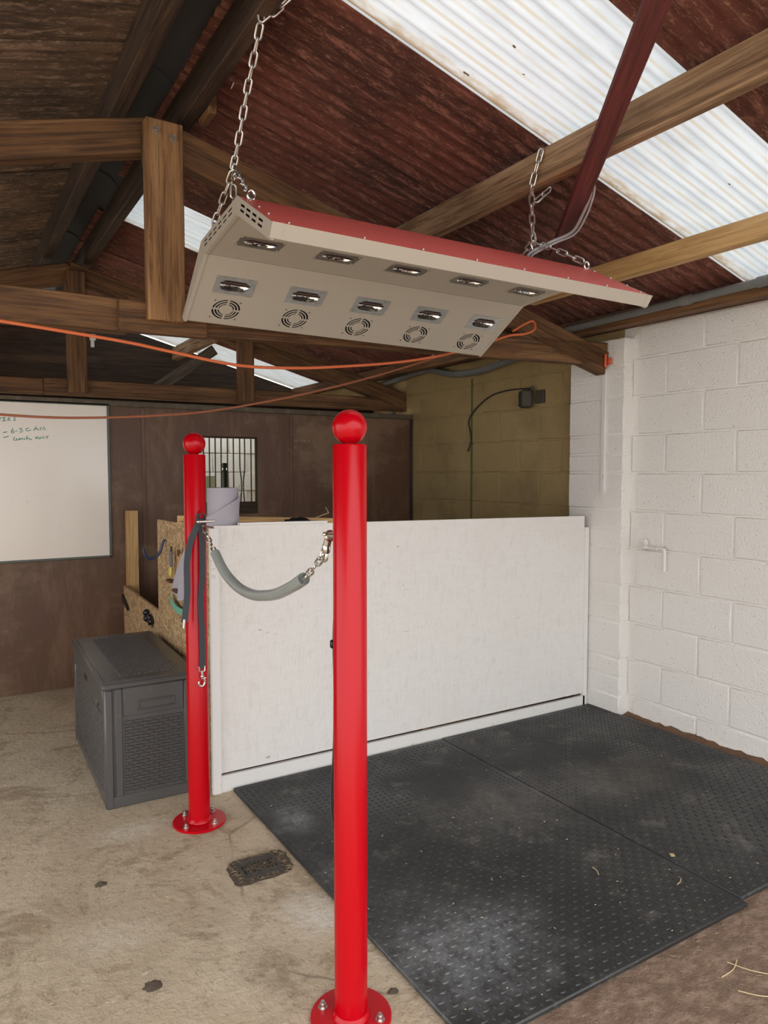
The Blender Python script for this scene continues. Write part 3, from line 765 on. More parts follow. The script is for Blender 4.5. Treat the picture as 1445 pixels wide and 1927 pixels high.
# ================================================================== WHITE STALL PARTITION
sp = thing('stall_partition', 'low stall partition of white painted board with a raw strand board return', 'partition', (2.2, 3.19, 0))
zt = lambda x: 1.236 - (x - 1.02) * .0125
def xz(poly, ya, yb, nm, m, par=None): return obj(nm, G().prism(poly, toY, ya, yb), m, par if par else sp)
xz([(1.045, .088), (3.405, .088), (3.405, zt(3.405)), (1.045, zt(1.045))], 3.180, 3.198, 'board', 'board_white')
xz([(1.06, .0), (3.42, .0), (3.42, .072), (1.06, .078)], 3.172, 3.190, 'kickboard', 'white_paint')
xz([(1.02, .0), (1.058, .0), (1.058, 1.225), (1.02, 1.225)], 3.168, 3.192, 'corner_trim', 'white_paint')
xz([(3.405, .0), (3.438, .0), (3.438, 1.135), (3.405, 1.135)], 3.172, 3.192, 'end_trim', 'white_paint')
xz([(1.16, zt(1.16) + .001), (1.61, zt(1.61) + .001), (1.61, zt(1.61) + .012), (1.16, zt(1.16) + .012)], 3.170, 3.20, 'cap_strip', 'white_paint')
obj('stud', G().box((1.06, 3.20, .0), (1.11, 3.25, 1.2)).box((2.2, 3.20, 0), (2.25, 3.25, 1.19)).box((3.36, 3.2, 0), (3.41, 3.25, 1.185)), 'old_wood', sp)
obj('rear_rail', G().box((1.7, 3.20, 1.165), (3.41, 3.245, 1.199), .002), 'new_wood', sp)
YZ = lambda u, v, d: (d, u, v)
obj('side_board', G().prism([(3.20, .0), (4.172, .0), (4.172, 1.21), (3.20, 1.226)], YZ, 1.036, 1.050), 'osb', sp)
obj('low_side_board', G().prism([(4.175, .0), (5.215, .0), (5.215, .69), (4.175, .665)], YZ, 1.058, 1.074), 'osb', sp)
obj('shelf_board', G().prism([(1.035, 3.20), (1.69, 3.20), (1.035, 3.745)], lambda u, v, d: (u, v, d), 1.212, 1.226), 'osb', sp)
obj('shelf_rail', G().beam((1.038, 3.745, 1.232), (1.672, 3.205, 1.226), .03, .046, ch=.002), 'new_wood', sp)
obj('timber_post', G().box((1.088, 5.215, 0), (1.165, 5.275, 1.21), .003), 'new_wood', label='upright pale pine post standing against the brown partition', cat='post')
obj('bracket', G().prism([(5.21, .63), (5.05, .56), (5.05, .54), (5.21, .58)], YZ, 1.044, 1.058), 'black_knob', label='black wedge shaped bracket on the low strand board', cat='bracket')

# ================================================================== RUBBER MATS
def mat_thing(x0, x1, y0, y1, label):
    t = thing('rubber_mat', label, 'mat', ((x0 + x1) / 2, (y0 + y1) / 2, 0), 'rubber stable mats')
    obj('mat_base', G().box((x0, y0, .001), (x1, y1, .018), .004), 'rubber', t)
    g = G(); P = .029
    nx_, ny_ = int((x1 - x0 - .02) / P), int((y1 - y0 - .02) / P)
    V, F, SM = [], [], []
    for i in range(nx_):
        for j in range(ny_):
            cx, cy = x0 + .022 + i * P, y0 + .022 + j * P
            along = (i + j) % 2
            a, b = (.0125, .0048) if along else (.0048, .0125)
            o = len(V)
            if along: base = [(-a, 0), (-a * .5, -b), (a * .5, -b), (a, 0), (a * .5, b), (-a * .5, b)]
            else: base = [(0, -b), (a, -b * .5), (a, b * .5), (0, b), (-a, b * .5), (-a, -b * .5)]
            for (u, v) in base: V.append((cx + u, cy + v, .0178))
            for (u, v) in base: V.append((cx + u * .6, cy + v * .6, .0208))
            F += [(o + k, o + (k + 1) % 6, o + 6 + (k + 1) % 6, o + 6 + k) for k in range(6)] + [tuple(o + 6 + k for k in range(6))]
    g.add(V, F)
    o = obj('tread_pattern', g, 'rubber', t); o['kind'] = 'stuff'
mat_thing(1.110, 2.297, 1.385, 3.158, 'black chequered rubber mat nearer the two red posts, left of the joint')
mat_thing(2.303, 3.455, 1.415, 3.165, 'black chequered rubber mat along the white block wall, right of the joint')

# ================================================================== RED POSTS
def post(x, y, label, seed, ang):
    t = thing('bollard_post', label, 'post', (x, y, 0), 'red ball topped posts')
    R = .0445
    tb = obj('tube', G().cyl((x, y, .010), (x, y, 1.548), R, n=48, caps=False).lathe([(R, 1.548), (R - .002, 1.551), (R - .006, 1.552), (0.001, 1.552)], (x, y, 0), 48), 'red', t)
    obj('weld_collar', G().lathe([(R, .024), (R + .004, .018), (R + .008, .0125), (R + .008, .011)], (x, y, 0), 40), 'red', tb)
    obj('ball', G().ball((x, y, 1.596), .0455, 40, 24).cyl((x, y, 1.55), (x, y, 1.562), .016, n=20), 'red', t)
    fl = obj('flange', G().lathe([(.001, .0), (.108, .0), (.110, .002), (.110, .009), (.108, .011), (.001, .011)], (x, y, 0), 48), 'red', t)
    for k in range(4):
        a = ang + k * PI / 2
        bx, by = x + .082 * math.cos(a), y + .082 * math.sin(a)
        g = G().cyl((bx, by, .011), (bx, by, .0135), .0125, n=18).cyl((bx, by, .0135), (bx, by, .023), .009, n=6, smooth=False).cyl((bx, by, .023), (bx, by, .03), .005, n=10)
        obj('anchor_bolt', g, 'zinc', fl)
    return t
NX, NY, FX, FY = .906, 1.655, .889, 2.955
pn = post(NX, NY, 'nearest glossy red steel post with a ball top, in front of everything', 1, .75)
pf = post(FX, FY, 'farther glossy red steel post with a leash, beside the charcoal storage box', 2, .55)
def ring(c, axis_a, axis_b, ra, rb, r, n=20, k=8):
    c, A, B = Vector(c), Vector(axis_a), Vector(axis_b)
    return G().tube([c + A * ra * math.cos(2 * PI * i / n) + B * rb * math.sin(2 * PI * i / n) for i in range(n)], r, k, closed=True)
obj('eye', ring((FX, FY - .058, 1.300), (0, 1, 0), (0, 0, 1), .017, .019, .0045), 'red', pf)
obj('eye', ring((NX, NY + .058, 1.322), (0, 1, 0), (0, 0, 1), .017, .019, .0045), 'red', pn)

# ================================================================== CHAINS
def link_mesh(name, L, Wd, r, m):
    """stadium link, long axis Z"""
    h = L / 2 - Wd / 2; q = Wd / 2 - r; pts = []
    for i in range(7): a = PI * i / 6; pts.append((q * math.cos(a), 0, h + r * 0 + q * math.sin(a)))
    for i in range(7): a = PI + PI * i / 6; pts.append((q * math.cos(a), 0, -h + q * math.sin(a)))
    return build_mesh(name, G().tube(pts, r, 8, closed=True), m)
def chain(parent, path, me, pitch, roll0=0.0, jitter=.12):
    P = [Vector(p) for p in path]; seg = [(P[i + 1] - P[i]).length for i in range(len(P) - 1)]; tot = sum(seg)
    n = max(1, round(tot / pitch))
    def at(s):
        for i, L in enumerate(seg):
            if s <= L or i == len(seg) - 1: return P[i] + (P[i + 1] - P[i]) * (s / L)
            s -= L
    for k in range(n):
        a, b = at(tot * k / n), at(tot * (k + 1) / n)
        d = (b - a).normalized(); q = d.to_track_quat('Z', 'Y')
        from mathutils import Quaternion
        q = q @ Quaternion((0, 0, 1), roll0 + (PI / 2) * (k % 2) + random.uniform(-jitter, jitter))
        inst('link', me, parent, (a + b) / 2, q)
LK = link_mesh('link', .056, .027, .0037, 'zinc')
LP = .0418
# the lamp hangs a little turned and a little low at its right end
HLP = Vector((1.599, 2.389, 2.182))
HLM = Matrix.Translation(HLP) @ Matrix.Rotation(math.radians(-3.225), 4, 'Z') @ Matrix.Rotation(math.radians(1.32), 4, 'Y') @ Matrix.Translation(-HLP)
def hlw(p): return tuple(HLM @ Vector(p))
lc = thing('hanging_chain', 'long galvanised chain holding up the left end of the heat lamp', 'chain', (.93, 2.40, 2.50), 'chains holding up the heat lamp')
hubL = (.905, 2.50, 2.545)
chain(lc, [(.905, 2.235, 2.90), (.905, 2.36, 2.745), (.905, 2.455, 2.60), hubL], LK, LP, .5)
chain(lc, [(.905, 2.225, 2.905), (.885, 2.19, 2.94), (.872, 2.17, 2.965)], LK, LP, .2)
chain(lc, [(.91, 2.225, 2.905), (.945, 2.19, 2.935), (.975, 2.165, 2.965)], LK, LP, .9)
chain(lc, [(.905, 2.505, 2.535), (.89, 2.60, 2.44), (.875, 2.66, 2.36), hlw((.861, 2.63, 2.30))], LK, LP, .3)
chain(lc, [(.905, 2.495, 2.53), (.88, 2.38, 2.475), hlw((.848, 2.155, 2.338))], LK, LP, 1.0)
chain(lc, [(.912, 2.52, 2.50), (.912, 2.525, 2.40)], LK, LP, .1)
obj('carabiner', G().tube([(.907, 2.50 + .016 * math.cos(a * PI / 8), 2.535 + .036 * math.sin(a * PI / 8)) for a in range(16)], .0045, 8, closed=True), 'chrome', lc)
rc = thing('hanging_chain', 'shorter galvanised chain from the purlin to the right end of the heat lamp', 'chain', (2.1, 2.22, 2.42), 'chains holding up the heat lamp')
hubR = (2.12, 2.285, 2.432)
chain(rc, [(1.985, 2.10, 2.705), (1.982, 2.12, 2.655), (1.985, 2.15, 2.59), (2.06, 2.23, 2.50), hubR], LK, LP, .4)
chain(rc, [(2.02, 2.165, 2.54), (2.055, 2.15, 2.575), (2.075, 2.145, 2.592)], LK, LP, .8)
chain(rc, [hubR, (2.16, 2.21, 2.392), hlw((2.232, 2.14, 2.337))], LK, LP, .2)
chain(rc, [hubR, (2.11, 2.36, 2.38), (2.10, 2.45, 2.335)], LK, LP, .9)
obj('carabiner', G().tube([(2.12 + .014 * math.cos(a * PI / 8), 2.283, 2.43 + .032 * math.sin(a * PI / 8)) for a in range(16)], .0042, 8, closed=True), 'chrome', rc)
obj('hook', G().tube(smooth_path([(2.0, 2.112, 2.712), (1.994, 2.108, 2.70), (1.994, 2.11, 2.688), (2.0, 2.113, 2.69)]), .004, 6), 'zinc', rc)

# barrier between the posts: chain, grey sleeve, chain
bc = thing('barrier_chain', 'sagging barrier chain in a grey rubber sleeve slung between the two red posts', 'chain', (.895, 2.3, 1.06))
LB = link_mesh('link', .043, .022, .0032, 'chrome'); BP = .033
chain(bc, [(.895, 2.868, 1.262), (.895, 2.835, 1.232), (.895, 2.775, 1.20), (.895, 2.722, 1.166)], LB, BP, .3)
chain(bc, [(.895, 1.918, 1.168), (.895, 1.87, 1.192), (.895, 1.81, 1.232), (.895, 1.775, 1.258)], LB, .036, .6)
tp = smooth_path([(.895, 2.722, 1.166), (.895, 2.65, 1.122), (.895, 2.571, 1.090), (.895, 2.48, 1.069), (.895, 2.406, 1.061), (.895, 2.32, 1.061), (.895, 2.24, 1.070), (.895, 2.12, 1.093), (.895, 2.0, 1.133), (.895, 1.915, 1.168)])
obj('sleeve', G().tube(tp, .0185, 18), 'hose', bc)
obj('sleeve_collar', G().tube(tp[-5:], .0192, 18), 'hose', bc, label='pale end band of the sleeve')
def shackle(c, par, s=1, w=1.0):
    g = G().tube(smooth_path([(c[0] - .02, c[1] - .03 * s, c[2]), (c[0] - .021, c[1] - .012 * s, c[2]), (c[0] - .012, c[1] + .008 * s, c[2]), (c[0], c[1] + .013 * s, c[2]), (c[0] + .012, c[1] + .008 * s, c[2]), (c[0] + .021, c[1] - .012 * s, c[2]), (c[0] + .02, c[1] - .03 * s, c[2])]), .0048, 8)
    g.cyl((c[0] - .034 * w, c[1] - .03 * s, c[2]), (c[0] + .045 * w, c[1] - .03 * s, c[2]), .005, n=10).ball((c[0] - .032 * w, c[1] - .03 * s, c[2]), .009 * w, 10, 8)
    return obj('shackle', g, 'chrome', par)
shackle((.897, 2.882, 1.281), bc, 1, .85)
shackle((.90, 1.712, 1.312), bc, -1, .72)
# snap hook at the near end
g = G().ball((.895, 1.768, 1.272), .0125, 12, 8, (1, 1, 1.5)).cyl((.895, 1.755, 1.30), (.895, 1.775, 1.262), .011, n=12)
g.tube([(.895, 1.782 + .015 * math.cos(a * PI / 8), 1.252 + .018 * math.sin(a * PI / 8)) for a in range(16)], .0048, 8, closed=True)
g.tube([(.895 + .012 * math.cos(a * PI / 8), 1.748, 1.306 + .013 * math.sin(a * PI / 8)) for a in range(16)], .004, 8, closed=True)
obj('snap_hook', g, 'chrome', bc)

# ================================================================== LEASHES
le = thing('leash', 'charcoal webbing leash with a snap clip hanging from the farther red post', 'leash', (.885, 2.89, .60))
ya = 2.893
s1 = smooth_path([(.886, ya - .022, 1.292), (.878, ya - .012, 1.268), (.864, ya - .006, 1.236), (.846, ya, 1.186), (.834, ya, 1.111), (.834, ya, 1.046), (.833, ya, .981), (.826, ya, .917), (.820, ya, .873)])
s2 = smooth_path([(.886, ya - .022, 1.292), (.891, ya - .012, 1.262), (.895, ya - .004, 1.227), (.897, ya, 1.151), (.896, ya, 1.063), (.889, ya, .954), (.891, ya, .844), (.893, ya, .734), (.890, ya, .674)])
obj('strap', G().ribbon(s1, (1, -.25, 0), .025, .0035), 'webbing', le)
obj('strap', G().ribbon(s2, (1, .2, 0), .025, .0035), 'webbing', le)
obj('loop', G().ribbon(smooth_path([(.872, ya - .018, 1.272), (.878, ya - .012, 1.305), (.893, ya - .012, 1.312), (.906, ya - .014, 1.30), (.900, ya - .018, 1.268)]), (0, 1, 0), .022, .0035), 'webbing', le)
obj('end_tip', G().cyl((.821, ya, .884), (.8175, ya, .848), .0065, .005, 10), 'zinc', le)
g = G().tube([(.878, ya, .682), (.878, ya, .664), (.886, ya, .658), (.894, ya, .658), (.902, ya, .664), (.902, ya, .682)], .003, 6)
g.cyl((.890, ya, .664), (.890, ya, .630), .0045, n=10).ball((.890, ya, .640), .008, 10, 8)
g.tube(smooth_path([(.890, ya, .636), (.8985, ya, .626), (.9005, ya, .612), (.893, ya, .600), (.882, ya, .600), (.876, ya, .610), (.878, ya, .620)]), .0042, 8)
g.cyl((.897, ya, .632), (.904, ya, .630), .004, n=8)
obj('snap_clip', g, 'zinc', le)
l2 = thing('leash', 'dark strap hanging mostly hidden behind the nearest red post', 'leash', (.90, 1.72, .5))
yb = 1.716
obj('strap', G().ribbon(smooth_path([(.912, yb + .004, 1.295), (.905, yb, 1.16), (.899, yb, 1.061), (.898, yb, 1.0), (.900, yb, .90), (.898, yb, .74), (.890, yb, .624), (.890, yb, .564), (.898, yb, .503), (.906, yb, .48)]), (1, 0, 0), .024, .004), 'webbing', l2)
obj('strap', G().ribbon(smooth_path([(.912, yb + .008, 1.297), (.921, yb + .007, 1.1), (.921, yb + .007, .9), (.918, yb + .007, .7)]), (1, 0, 0), .024, .004), 'webbing', l2)
obj('buckle', G().box((.879, yb - .006, 1.005), (.908, yb + .006, 1.028), .003), 'black_knob', l2)

# ================================================================== HEAT LAMP (solarium)
LX0, LX1 = .816, 2.268
A_, B_, C_, DL, DT, P_, BO, AO = (2.8714, 2.0657), (2.5533, 2.2475), (2.1593, 2.2669), (1.8418, 2.1016), (1.8173, 2.1385), (2.144, 2.316), (2.592, 2.302), (2.888, 2.083)
hl = thing('heat_lamp', 'red topped beige overhead heat lamp with ten lamps hanging over the mats', 'lamp', (1.599, 2.389, 2.05))
def frame2(p, q):
    """panel coordinates: u along X, v from p to q in the YZ plane, d outward (down towards the viewer)"""
    dy, dz = q[0] - p[0], q[1] - p[1]; L = math.hypot(dy, dz); dy /= L; dz /= L
    ny_, nz_ = (dz, -dy) if (-dy) < 0 else (-dz, dy)
    if nz_ > 0: ny_, nz_ = -ny_, -nz_
    return L, (lambda u, v, d: (u, p[0] + dy * v + ny_ * d, p[1] + dz * v + nz_ * d))
def stadium(cx, cy, w, h, n=8):
    r = h / 2; a = w / 2 - r; P = []
    for i in range(n + 1): t = -PI / 2 + PI * i / n; P.append((cx + a + r * math.cos(t), cy + r * math.sin(t)))
    for i in range(n + 1): t = PI / 2 + PI * i / n; P.append((cx - a + r * math.cos(t), cy + r * math.sin(t)))
    return P
def arc_slot(cx, cy, r0, r1, a0, a1, n=7):
    return [(cx + r1 * math.cos(a0 + (a1 - a0) * i / n), cy + r1 * math.sin(a0 + (a1 - a0) * i / n)) for i in range(n + 1)] + \
           [(cx + r0 * math.cos(a1 - (a1 - a0) * i / n), cy + r0 * math.sin(a1 - (a1 - a0) * i / n)) for i in range(n + 1)]
colx = [.964 + .293 * i for i in range(5)]
LA, fA = frame2(A_, B_); LB_, fB = frame2(B_, C_); LC, fC = frame2(C_, DL)
fanv, lampv, lampu = .092, .228, .184
holes = []
for cx in colx:
    holes.append(stadium(cx, lampv, .118, .058))
    for r1, r0 in ((.0565, .0495), (.0445, .0375), (.0325, .0275)):
        gap = .0045 / r1
        for k in range(4):
            holes.append(arc_slot(cx, fanv, r0, r1, k * PI / 2 + gap, (k + 1) * PI / 2 - gap))
obj('lower_panel', G().plate(rect(LX0 + .004, .004, LX1 - .004, LA - .001), holes, fA, -.0015, .0), 'beige', hl)
obj('upper_panel', G().plate(rect(LX0 + .004, .001, LX1 - .004, LB_ - .001), [stadium(cx, lampu, .118, .058) for cx in colx], fB, -.0015, .0), 'beige', hl)
obj('front_panel', G().plate(rect(LX0 + .004, .001, LX1 - .004, LC - .001), [], fC, -.0015, .0), 'beige', hl)
def lamp_unit(cx, cv, f):
    lu = obj('lamp_unit', G().plate(rect(cx - .078, cv - .045, cx + .078, cv + .045), [stadium(cx, cv, .116, .056)], f, .0, .003), 'zinc', hl)
    g = G(); rings = [(1.0, 0.002), (.94, -.008), (.80, -.018), (.55, -.026), (.25, -.029)]
    base = stadium(0, 0, .118, .058, 8); n = len(base); vs = []
    for k, d in rings: vs += [f(cx + u * (k if k > .9 else k), cv + v * k, d) for u, v in base]
    fs = [(j * n + i, j * n + (i + 1) % n, (j + 1) * n + (i + 1) % n, (j + 1) * n + i) for j in range(len(rings) - 1) for i in range(n)]
    fs.append(tuple((len(rings) - 1) * n + i for i in range(n)))
    g.add(vs, fs, True); obj('reflector', g, 'reflector', lu)
    g = G().cyl(f(cx - .052, cv + .009, -.004), f(cx + .052, cv + .009, -.004), .0085, n=12)
    g.cyl(f(cx - .058, cv + .009, -.004), f(cx - .046, cv + .009, -.004), .009, n=10).cyl(f(cx + .046, cv + .009, -.004), f(cx + .058, cv + .009, -.004), .009, n=10)
    obj('lamp_tube', g, 'tube_glass', lu)
    for su in (-1, 1):
        for sv in (-1, 1): obj('screw', G().cyl(f(cx + su * .074, cv + sv * .037, .003), f(cx + su * .074, cv + sv * .037, .0045), .0028, n=8), 'zinc', lu)
for cx in colx:
    lamp_unit(cx, lampv, fA); lamp_unit(cx, lampu, fB)
    for su, sv in ((-1, -1), (1, -1), (1, 1), (-1, 1)):
        obj('screw', G().cyl(fA(cx + su * .051 - .003, fanv + sv * .048, 0), fA(cx + su * .051 - .003, fanv + sv * .048, .002), .0038, n=8), 'rusty', hl)
# red cover: front slope, crown, back slope
cov = G()
prof = [DT, P_, BO, AO]
for thick in (0, 1): pass
inn = [(DT[0] + .002, DT[1] - .003), (P_[0], P_[1] - .003), (BO[0] - .002, BO[1] - .003), (AO[0] - .003, AO[1] - .001)]
cov.prism(prof + inn[::-1], lambda u, v, d: (d, u, v), LX0 + .002, LX1 - .002)
obj('cover', cov, 'red_panel', hl, label='red powder coated cover')
obj('lip', G().prism([DT, DL, (DL[0] + .004, DL[1] + .001), (DT[0] + .004, DT[1] + .001)], lambda u, v, d: (d, u - .003, v), LX0 + .03, LX1 - .022), 'beige', hl)
for xa, xb in ((LX0 - .002, LX0 + .032), (LX1 - .024, LX1 + .002)):
    obj('lip_end', G().prism([DT, DL, (DL[0] + .004, DL[1] + .001), (DT[0] + .004, DT[1] + .001)], lambda u, v, d: (d, u - .0045, v), xa, xb), 'beige', hl)
def slots(p, q, o, s0, s1, n, rows=2, ln=.6):
    """two rows of slots along the strip whose outer edge runs p->q, inwards direction o"""
    out = []; d = Vector((q[0] - p[0], q[1] - p[1])); L = d.length; d /= L; nn = Vector(o).normalized()
    step = (s1 - s0) / n
    for r in range(rows):
        for k in range(n):
            a = s0 + step * k + .004; b = a + step * ln
            base = Vector(p) + nn * (.013 + r * .015)
            out.append([tuple(base + d * a), tuple(base + d * b), tuple(base + d * b + nn * .007), tuple(base + d * a + nn * .007)])
    return out
for x, sg in ((LX0, -1), (LX1, 1)):
    d1 = Vector((DT[0] - P_[0], DT[1] - P_[1])); i1 = Vector((d1.y, -d1.x)); i1 = i1 if i1.y < 0 else -i1
    d2 = Vector((BO[0] - P_[0], BO[1] - P_[1])); i2 = Vector((d2.y, -d2.x)); i2 = i2 if i2.y < 0 else -i2
    hs = slots(P_, DT, i1, .045, .305, 4, ln=.72) + slots(P_, BO, i2, .055, .42, 6, ln=.72)
    hs = [h[::-1] for h in hs]
    obj('end_cap', G().plate([A_, AO, BO, P_, DT, DL, C_, B_], hs, lambda u, v, d: (x + d, u, v), min(0, .002 * sg), max(0, .002 * sg)), 'beige', hl)
    # folded flanges round the inner edge
    for a, b in ((A_, B_), (B_, C_), (C_, DL)):
        L_, f_ = frame2(a, b)
        g = G(); xa = x if sg < 0 else x - .012
        g.add([f_(xa, 0, 0), f_(xa + .012, 0, 0), f_(xa + .012, L_, 0), f_(xa, L_, 0), f_(xa, 0, .003), f_(xa + .012, 0, .003), f_(xa + .012, L_, .003), f_(xa, L_, .003)],
              [(0, 1, 2, 3), (4, 7, 6, 5), (0, 4, 5, 1), (1, 5, 6, 2), (2, 6, 7, 3), (3, 7, 4, 0)])
        obj('flange', g, 'beige', hl)
lin = [(1.832, 2.134), (2.146, 2.307), (2.587, 2.294), (2.876, 2.080)]
obj('added_slot_shade_sheet', G().prism(lin + [(u, v - .0025) for u, v in lin[::-1]], lambda u, v, d: (d, u, v), LX0 + .008, LX1 - .008), 'black_in', hl)  # black sheet added behind the slots; shade inside is put into its colour
hl.location = HLM @ Vector((1.599, 2.389, 2.05)); hl.rotation_euler = (0, math.radians(1.32), math.radians(-3.225))
sx = [LX0 + .05 + .2 * i for i in range(9)]
def cov_pt(x, t, up=.0015):
    y = DT[0] + (P_[0] - DT[0]) * t; z = DT[1] + (P_[1] - DT[1]) * t
    return Vector((x, y - up * .52, z + up * .85))
for x in (LX0 + .05, 1.10, 1.30, 1.50, 1.69, 1.88, 2.06, LX1 - .04): obj('rivet', G().ball(cov_pt(x, .06), .0045, 8, 6), 'zinc', hl)
for t in (.32, .58, .85):
    for x in (LX0 + .02, LX1 - .02): obj('rivet', G().ball(cov_pt(x, t), .0045, 8, 6), 'zinc', hl)
obj('eyebolt', ring(cov_pt(LX0 + .034, .98, .010), (1, 0, 0), (0, 0, 1), .012, .014, .004), 'chrome', hl)
obj('eyebolt', ring(cov_pt(2.238, .97, .011), (1, 0, 0), (0, 0, 1), .012, .014, .004), 'chrome', hl)
obj('eyebolt', ring((LX0 + .045, 2.63, 2.285), (1, 0, 0), (0, 0, 1), .012, .014, .004), 'chrome', hl)

# ================================================================== CABLES AND PIPES
obj('power_cable', G().tube(smooth_path([(2.085, 1.93, 2.585), (2.135, 1.985, 2.555), (2.16, 2.02, 2.53), (2.20, 2.09, 2.50), (2.235, 2.18, 2.463), (2.20, 2.26, 2.44), (2.10, 2.27, 2.385), (2.01, 2.20, 2.33)]), .006, 8).tube(smooth_path([(2.082, 1.928, 2.582), (2.143, 1.978, 2.553), (2.17, 2.015, 2.522), (2.212, 2.085, 2.49), (2.243, 2.172, 2.454), (2.208, 2.25, 2.432), (2.108, 2.26, 2.378), (2.02, 2.19, 2.328)]), .004, 8),
    'grey_cable', label='pair of grey flexes looping from the maroon brace to the lamp top', cat='cable')
YC = 2.985
obj('extension_cable', G().tube(smooth_path([(-.9, YC - .02, 2.12), (-.3, YC - .02, 2.06), (.196, YC - .02, 2.022), (.60, YC - .02, 1.990), (.80, YC - .02, 1.965), (1.075, YC - .02, 1.932), (1.33, YC - .02, 1.938), (1.59, YC - .02, 1.965), (1.9, YC - .01, 2.01), (2.17, YC, 2.068), (2.40, YC, 2.135), (2.60, YC, 2.205), (2.70, YC - .02, 2.222), (2.77, YC - .02, 2.255), (2.775, YC, 2.30), (2.72, YC + .01, 2.28), (2.64, YC + .01, 2.235)]), .0065, 8), 'orange', label='bright orange extension cable sagging in front of the tie beam', cat='cable')
obj('extension_cable', G().tube(smooth_path([(-.6, 3.62, 1.80), (-.1, 3.62, 1.752), (.225, 3.62, 1.733), (.45, 3.62, 1.728), (.67, 3.62, 1.737), (.92, 3.62, 1.757), (1.18, 3.62, 1.79), (1.55, 3.6, 1.868), (1.92, 3.55, 1.965), (2.30, 3.5, 2.085), (2.50, 3.4, 2.165), (2.6, 3.25, 2.25)]), .0058, 8), 'orange_dull', label='dull brownish orange cable sagging lower, across the whiteboard top', cat='cable')
cp = thing('conduit', 'straight grey conduit pipe clipped under the eave along the right wall', 'pipe', (3.268, 1.5, 2.34))
obj('pipe', G().cyl((3.268, -.3, 2.392), (3.268, 3.30, 2.342), .021, n=16), 'grey_pipe', cp)
for y in (2.39, 1.98, .9):
    z = 2.392 - (y + .3) * .05 / 3.6
    obj('collar', G().cyl((3.268, y - .03, z), (3.268, y + .03, z), .026, n=18), 'grey_pipe', cp)
obj('conduit', G().tube(smooth_path([(3.46, 5.85, 2.265), (3.46, 5.447, 2.295), (3.46, 4.993, 2.322), (3.46, 4.80, 2.285), (3.46, 4.60, 2.243), (3.46, 4.294, 2.232), (3.46, 4.0, 2.262), (3.46, 3.7, 2.29)]), .024, 12), 'grey_pipe', label='bent grey pipe sagging along the buff block wall top', cat='pipe')
obj('conduit', G().tube(smooth_path([(3.45, 5.85, 2.255), (3.45, 5.72, 2.25), (3.45, 5.60, 2.20), (3.45, 5.53, 2.10), (3.45, 5.50, 1.99)]), .022, 12), 'grey_pipe', label='short grey elbow pipe dropping behind the brown partition end', cat='pipe')
fl = thing('floodlight', 'small dusty floodlight on the buff block wall', 'lamp', (3.50, 3.76, 1.93))
obj('housing', G().obox((3.475, 3.80, 1.985), (.8, -.6, 0), (.6, .8, 0), (0, 0, 1), (.04, .055, .06), .012), 'lamp_box', fl)
obj('lens', G().obox((3.44, 3.825, 1.985), (.8, -.6, 0), (.6, .8, 0), (0, 0, 1), (.004, .045, .05), .003), 'black_in', fl)
obj('mount', G().box((3.505, 3.66, 1.95), (3.525, 3.74, 2.04), .004).cyl((3.50, 3.77, 2.04), (3.50, 3.77, 2.07), .012, n=10), 'lamp_box', fl)
obj('cable', G().tube(smooth_path([(3.51, 3.79, 2.06), (3.516, 4.02, 2.070), (3.516, 4.228, 2.045), (3.516, 4.40, 1.965), (3.516, 4.49, 1.88), (3.516, 4.47, 1.79), (3.516, 4.46, 1.72), (3.516, 4.50, 1.64)]), .0055, 6), 'black_cable', fl)
obj('cable_trunking', G().box((3.436, 3.060, 1.355), (3.448, 3.088, 2.10), .002), 'white_paint', label='thin white cable trunking running down the block pier', cat='trunking')
tp_ = thing('water_pipe', 'white bent water pipe with valve on the white block wall', 'pipe', (3.49, 2.72, .91))
obj('pipe', G().tube(smooth_path([(3.49, 2.795, 1.038), (3.49, 2.74, 1.040), (3.49, 2.672, 1.041), (3.49, 2.659, 1.030), (3.49, 2.657, 1.0), (3.49, 2.657, .915)]), .0095, 10), 'white_plastic', tp_)
obj('valve', G().box((3.478, 2.772, 1.030), (3.515, 2.802, 1.052), .004).box((3.475, 2.776, 1.052), (3.500, 2.80, 1.090), .005), 'white_plastic', tp_)
obj('clip', G().cyl((3.49, 2.712, 1.040), (3.49, 2.700, 1.040), .013, n=12).cyl((3.49, 2.706, 1.04), (3.522, 2.706, 1.04), .005, n=8), 'white_plastic', tp_)
obj('wall_stub', G().cyl((3.49, 2.787, 1.035), (3.524, 2.787, 1.035), .011, n=12), 'rusty', tp_)
obj('packer', G().box((3.405, 3.035, 2.105), (3.42, 3.048, 2.185), .003), 'orange_clip', label='tall orange plastic packer at the tie beam end on the pier', cat='packer')
obj('packer', G().box((3.428, 3.018, 2.122), (3.445, 3.040, 2.162), .003), 'orange_clip', label='short orange plastic packer right of the tie beam end', cat='packer')

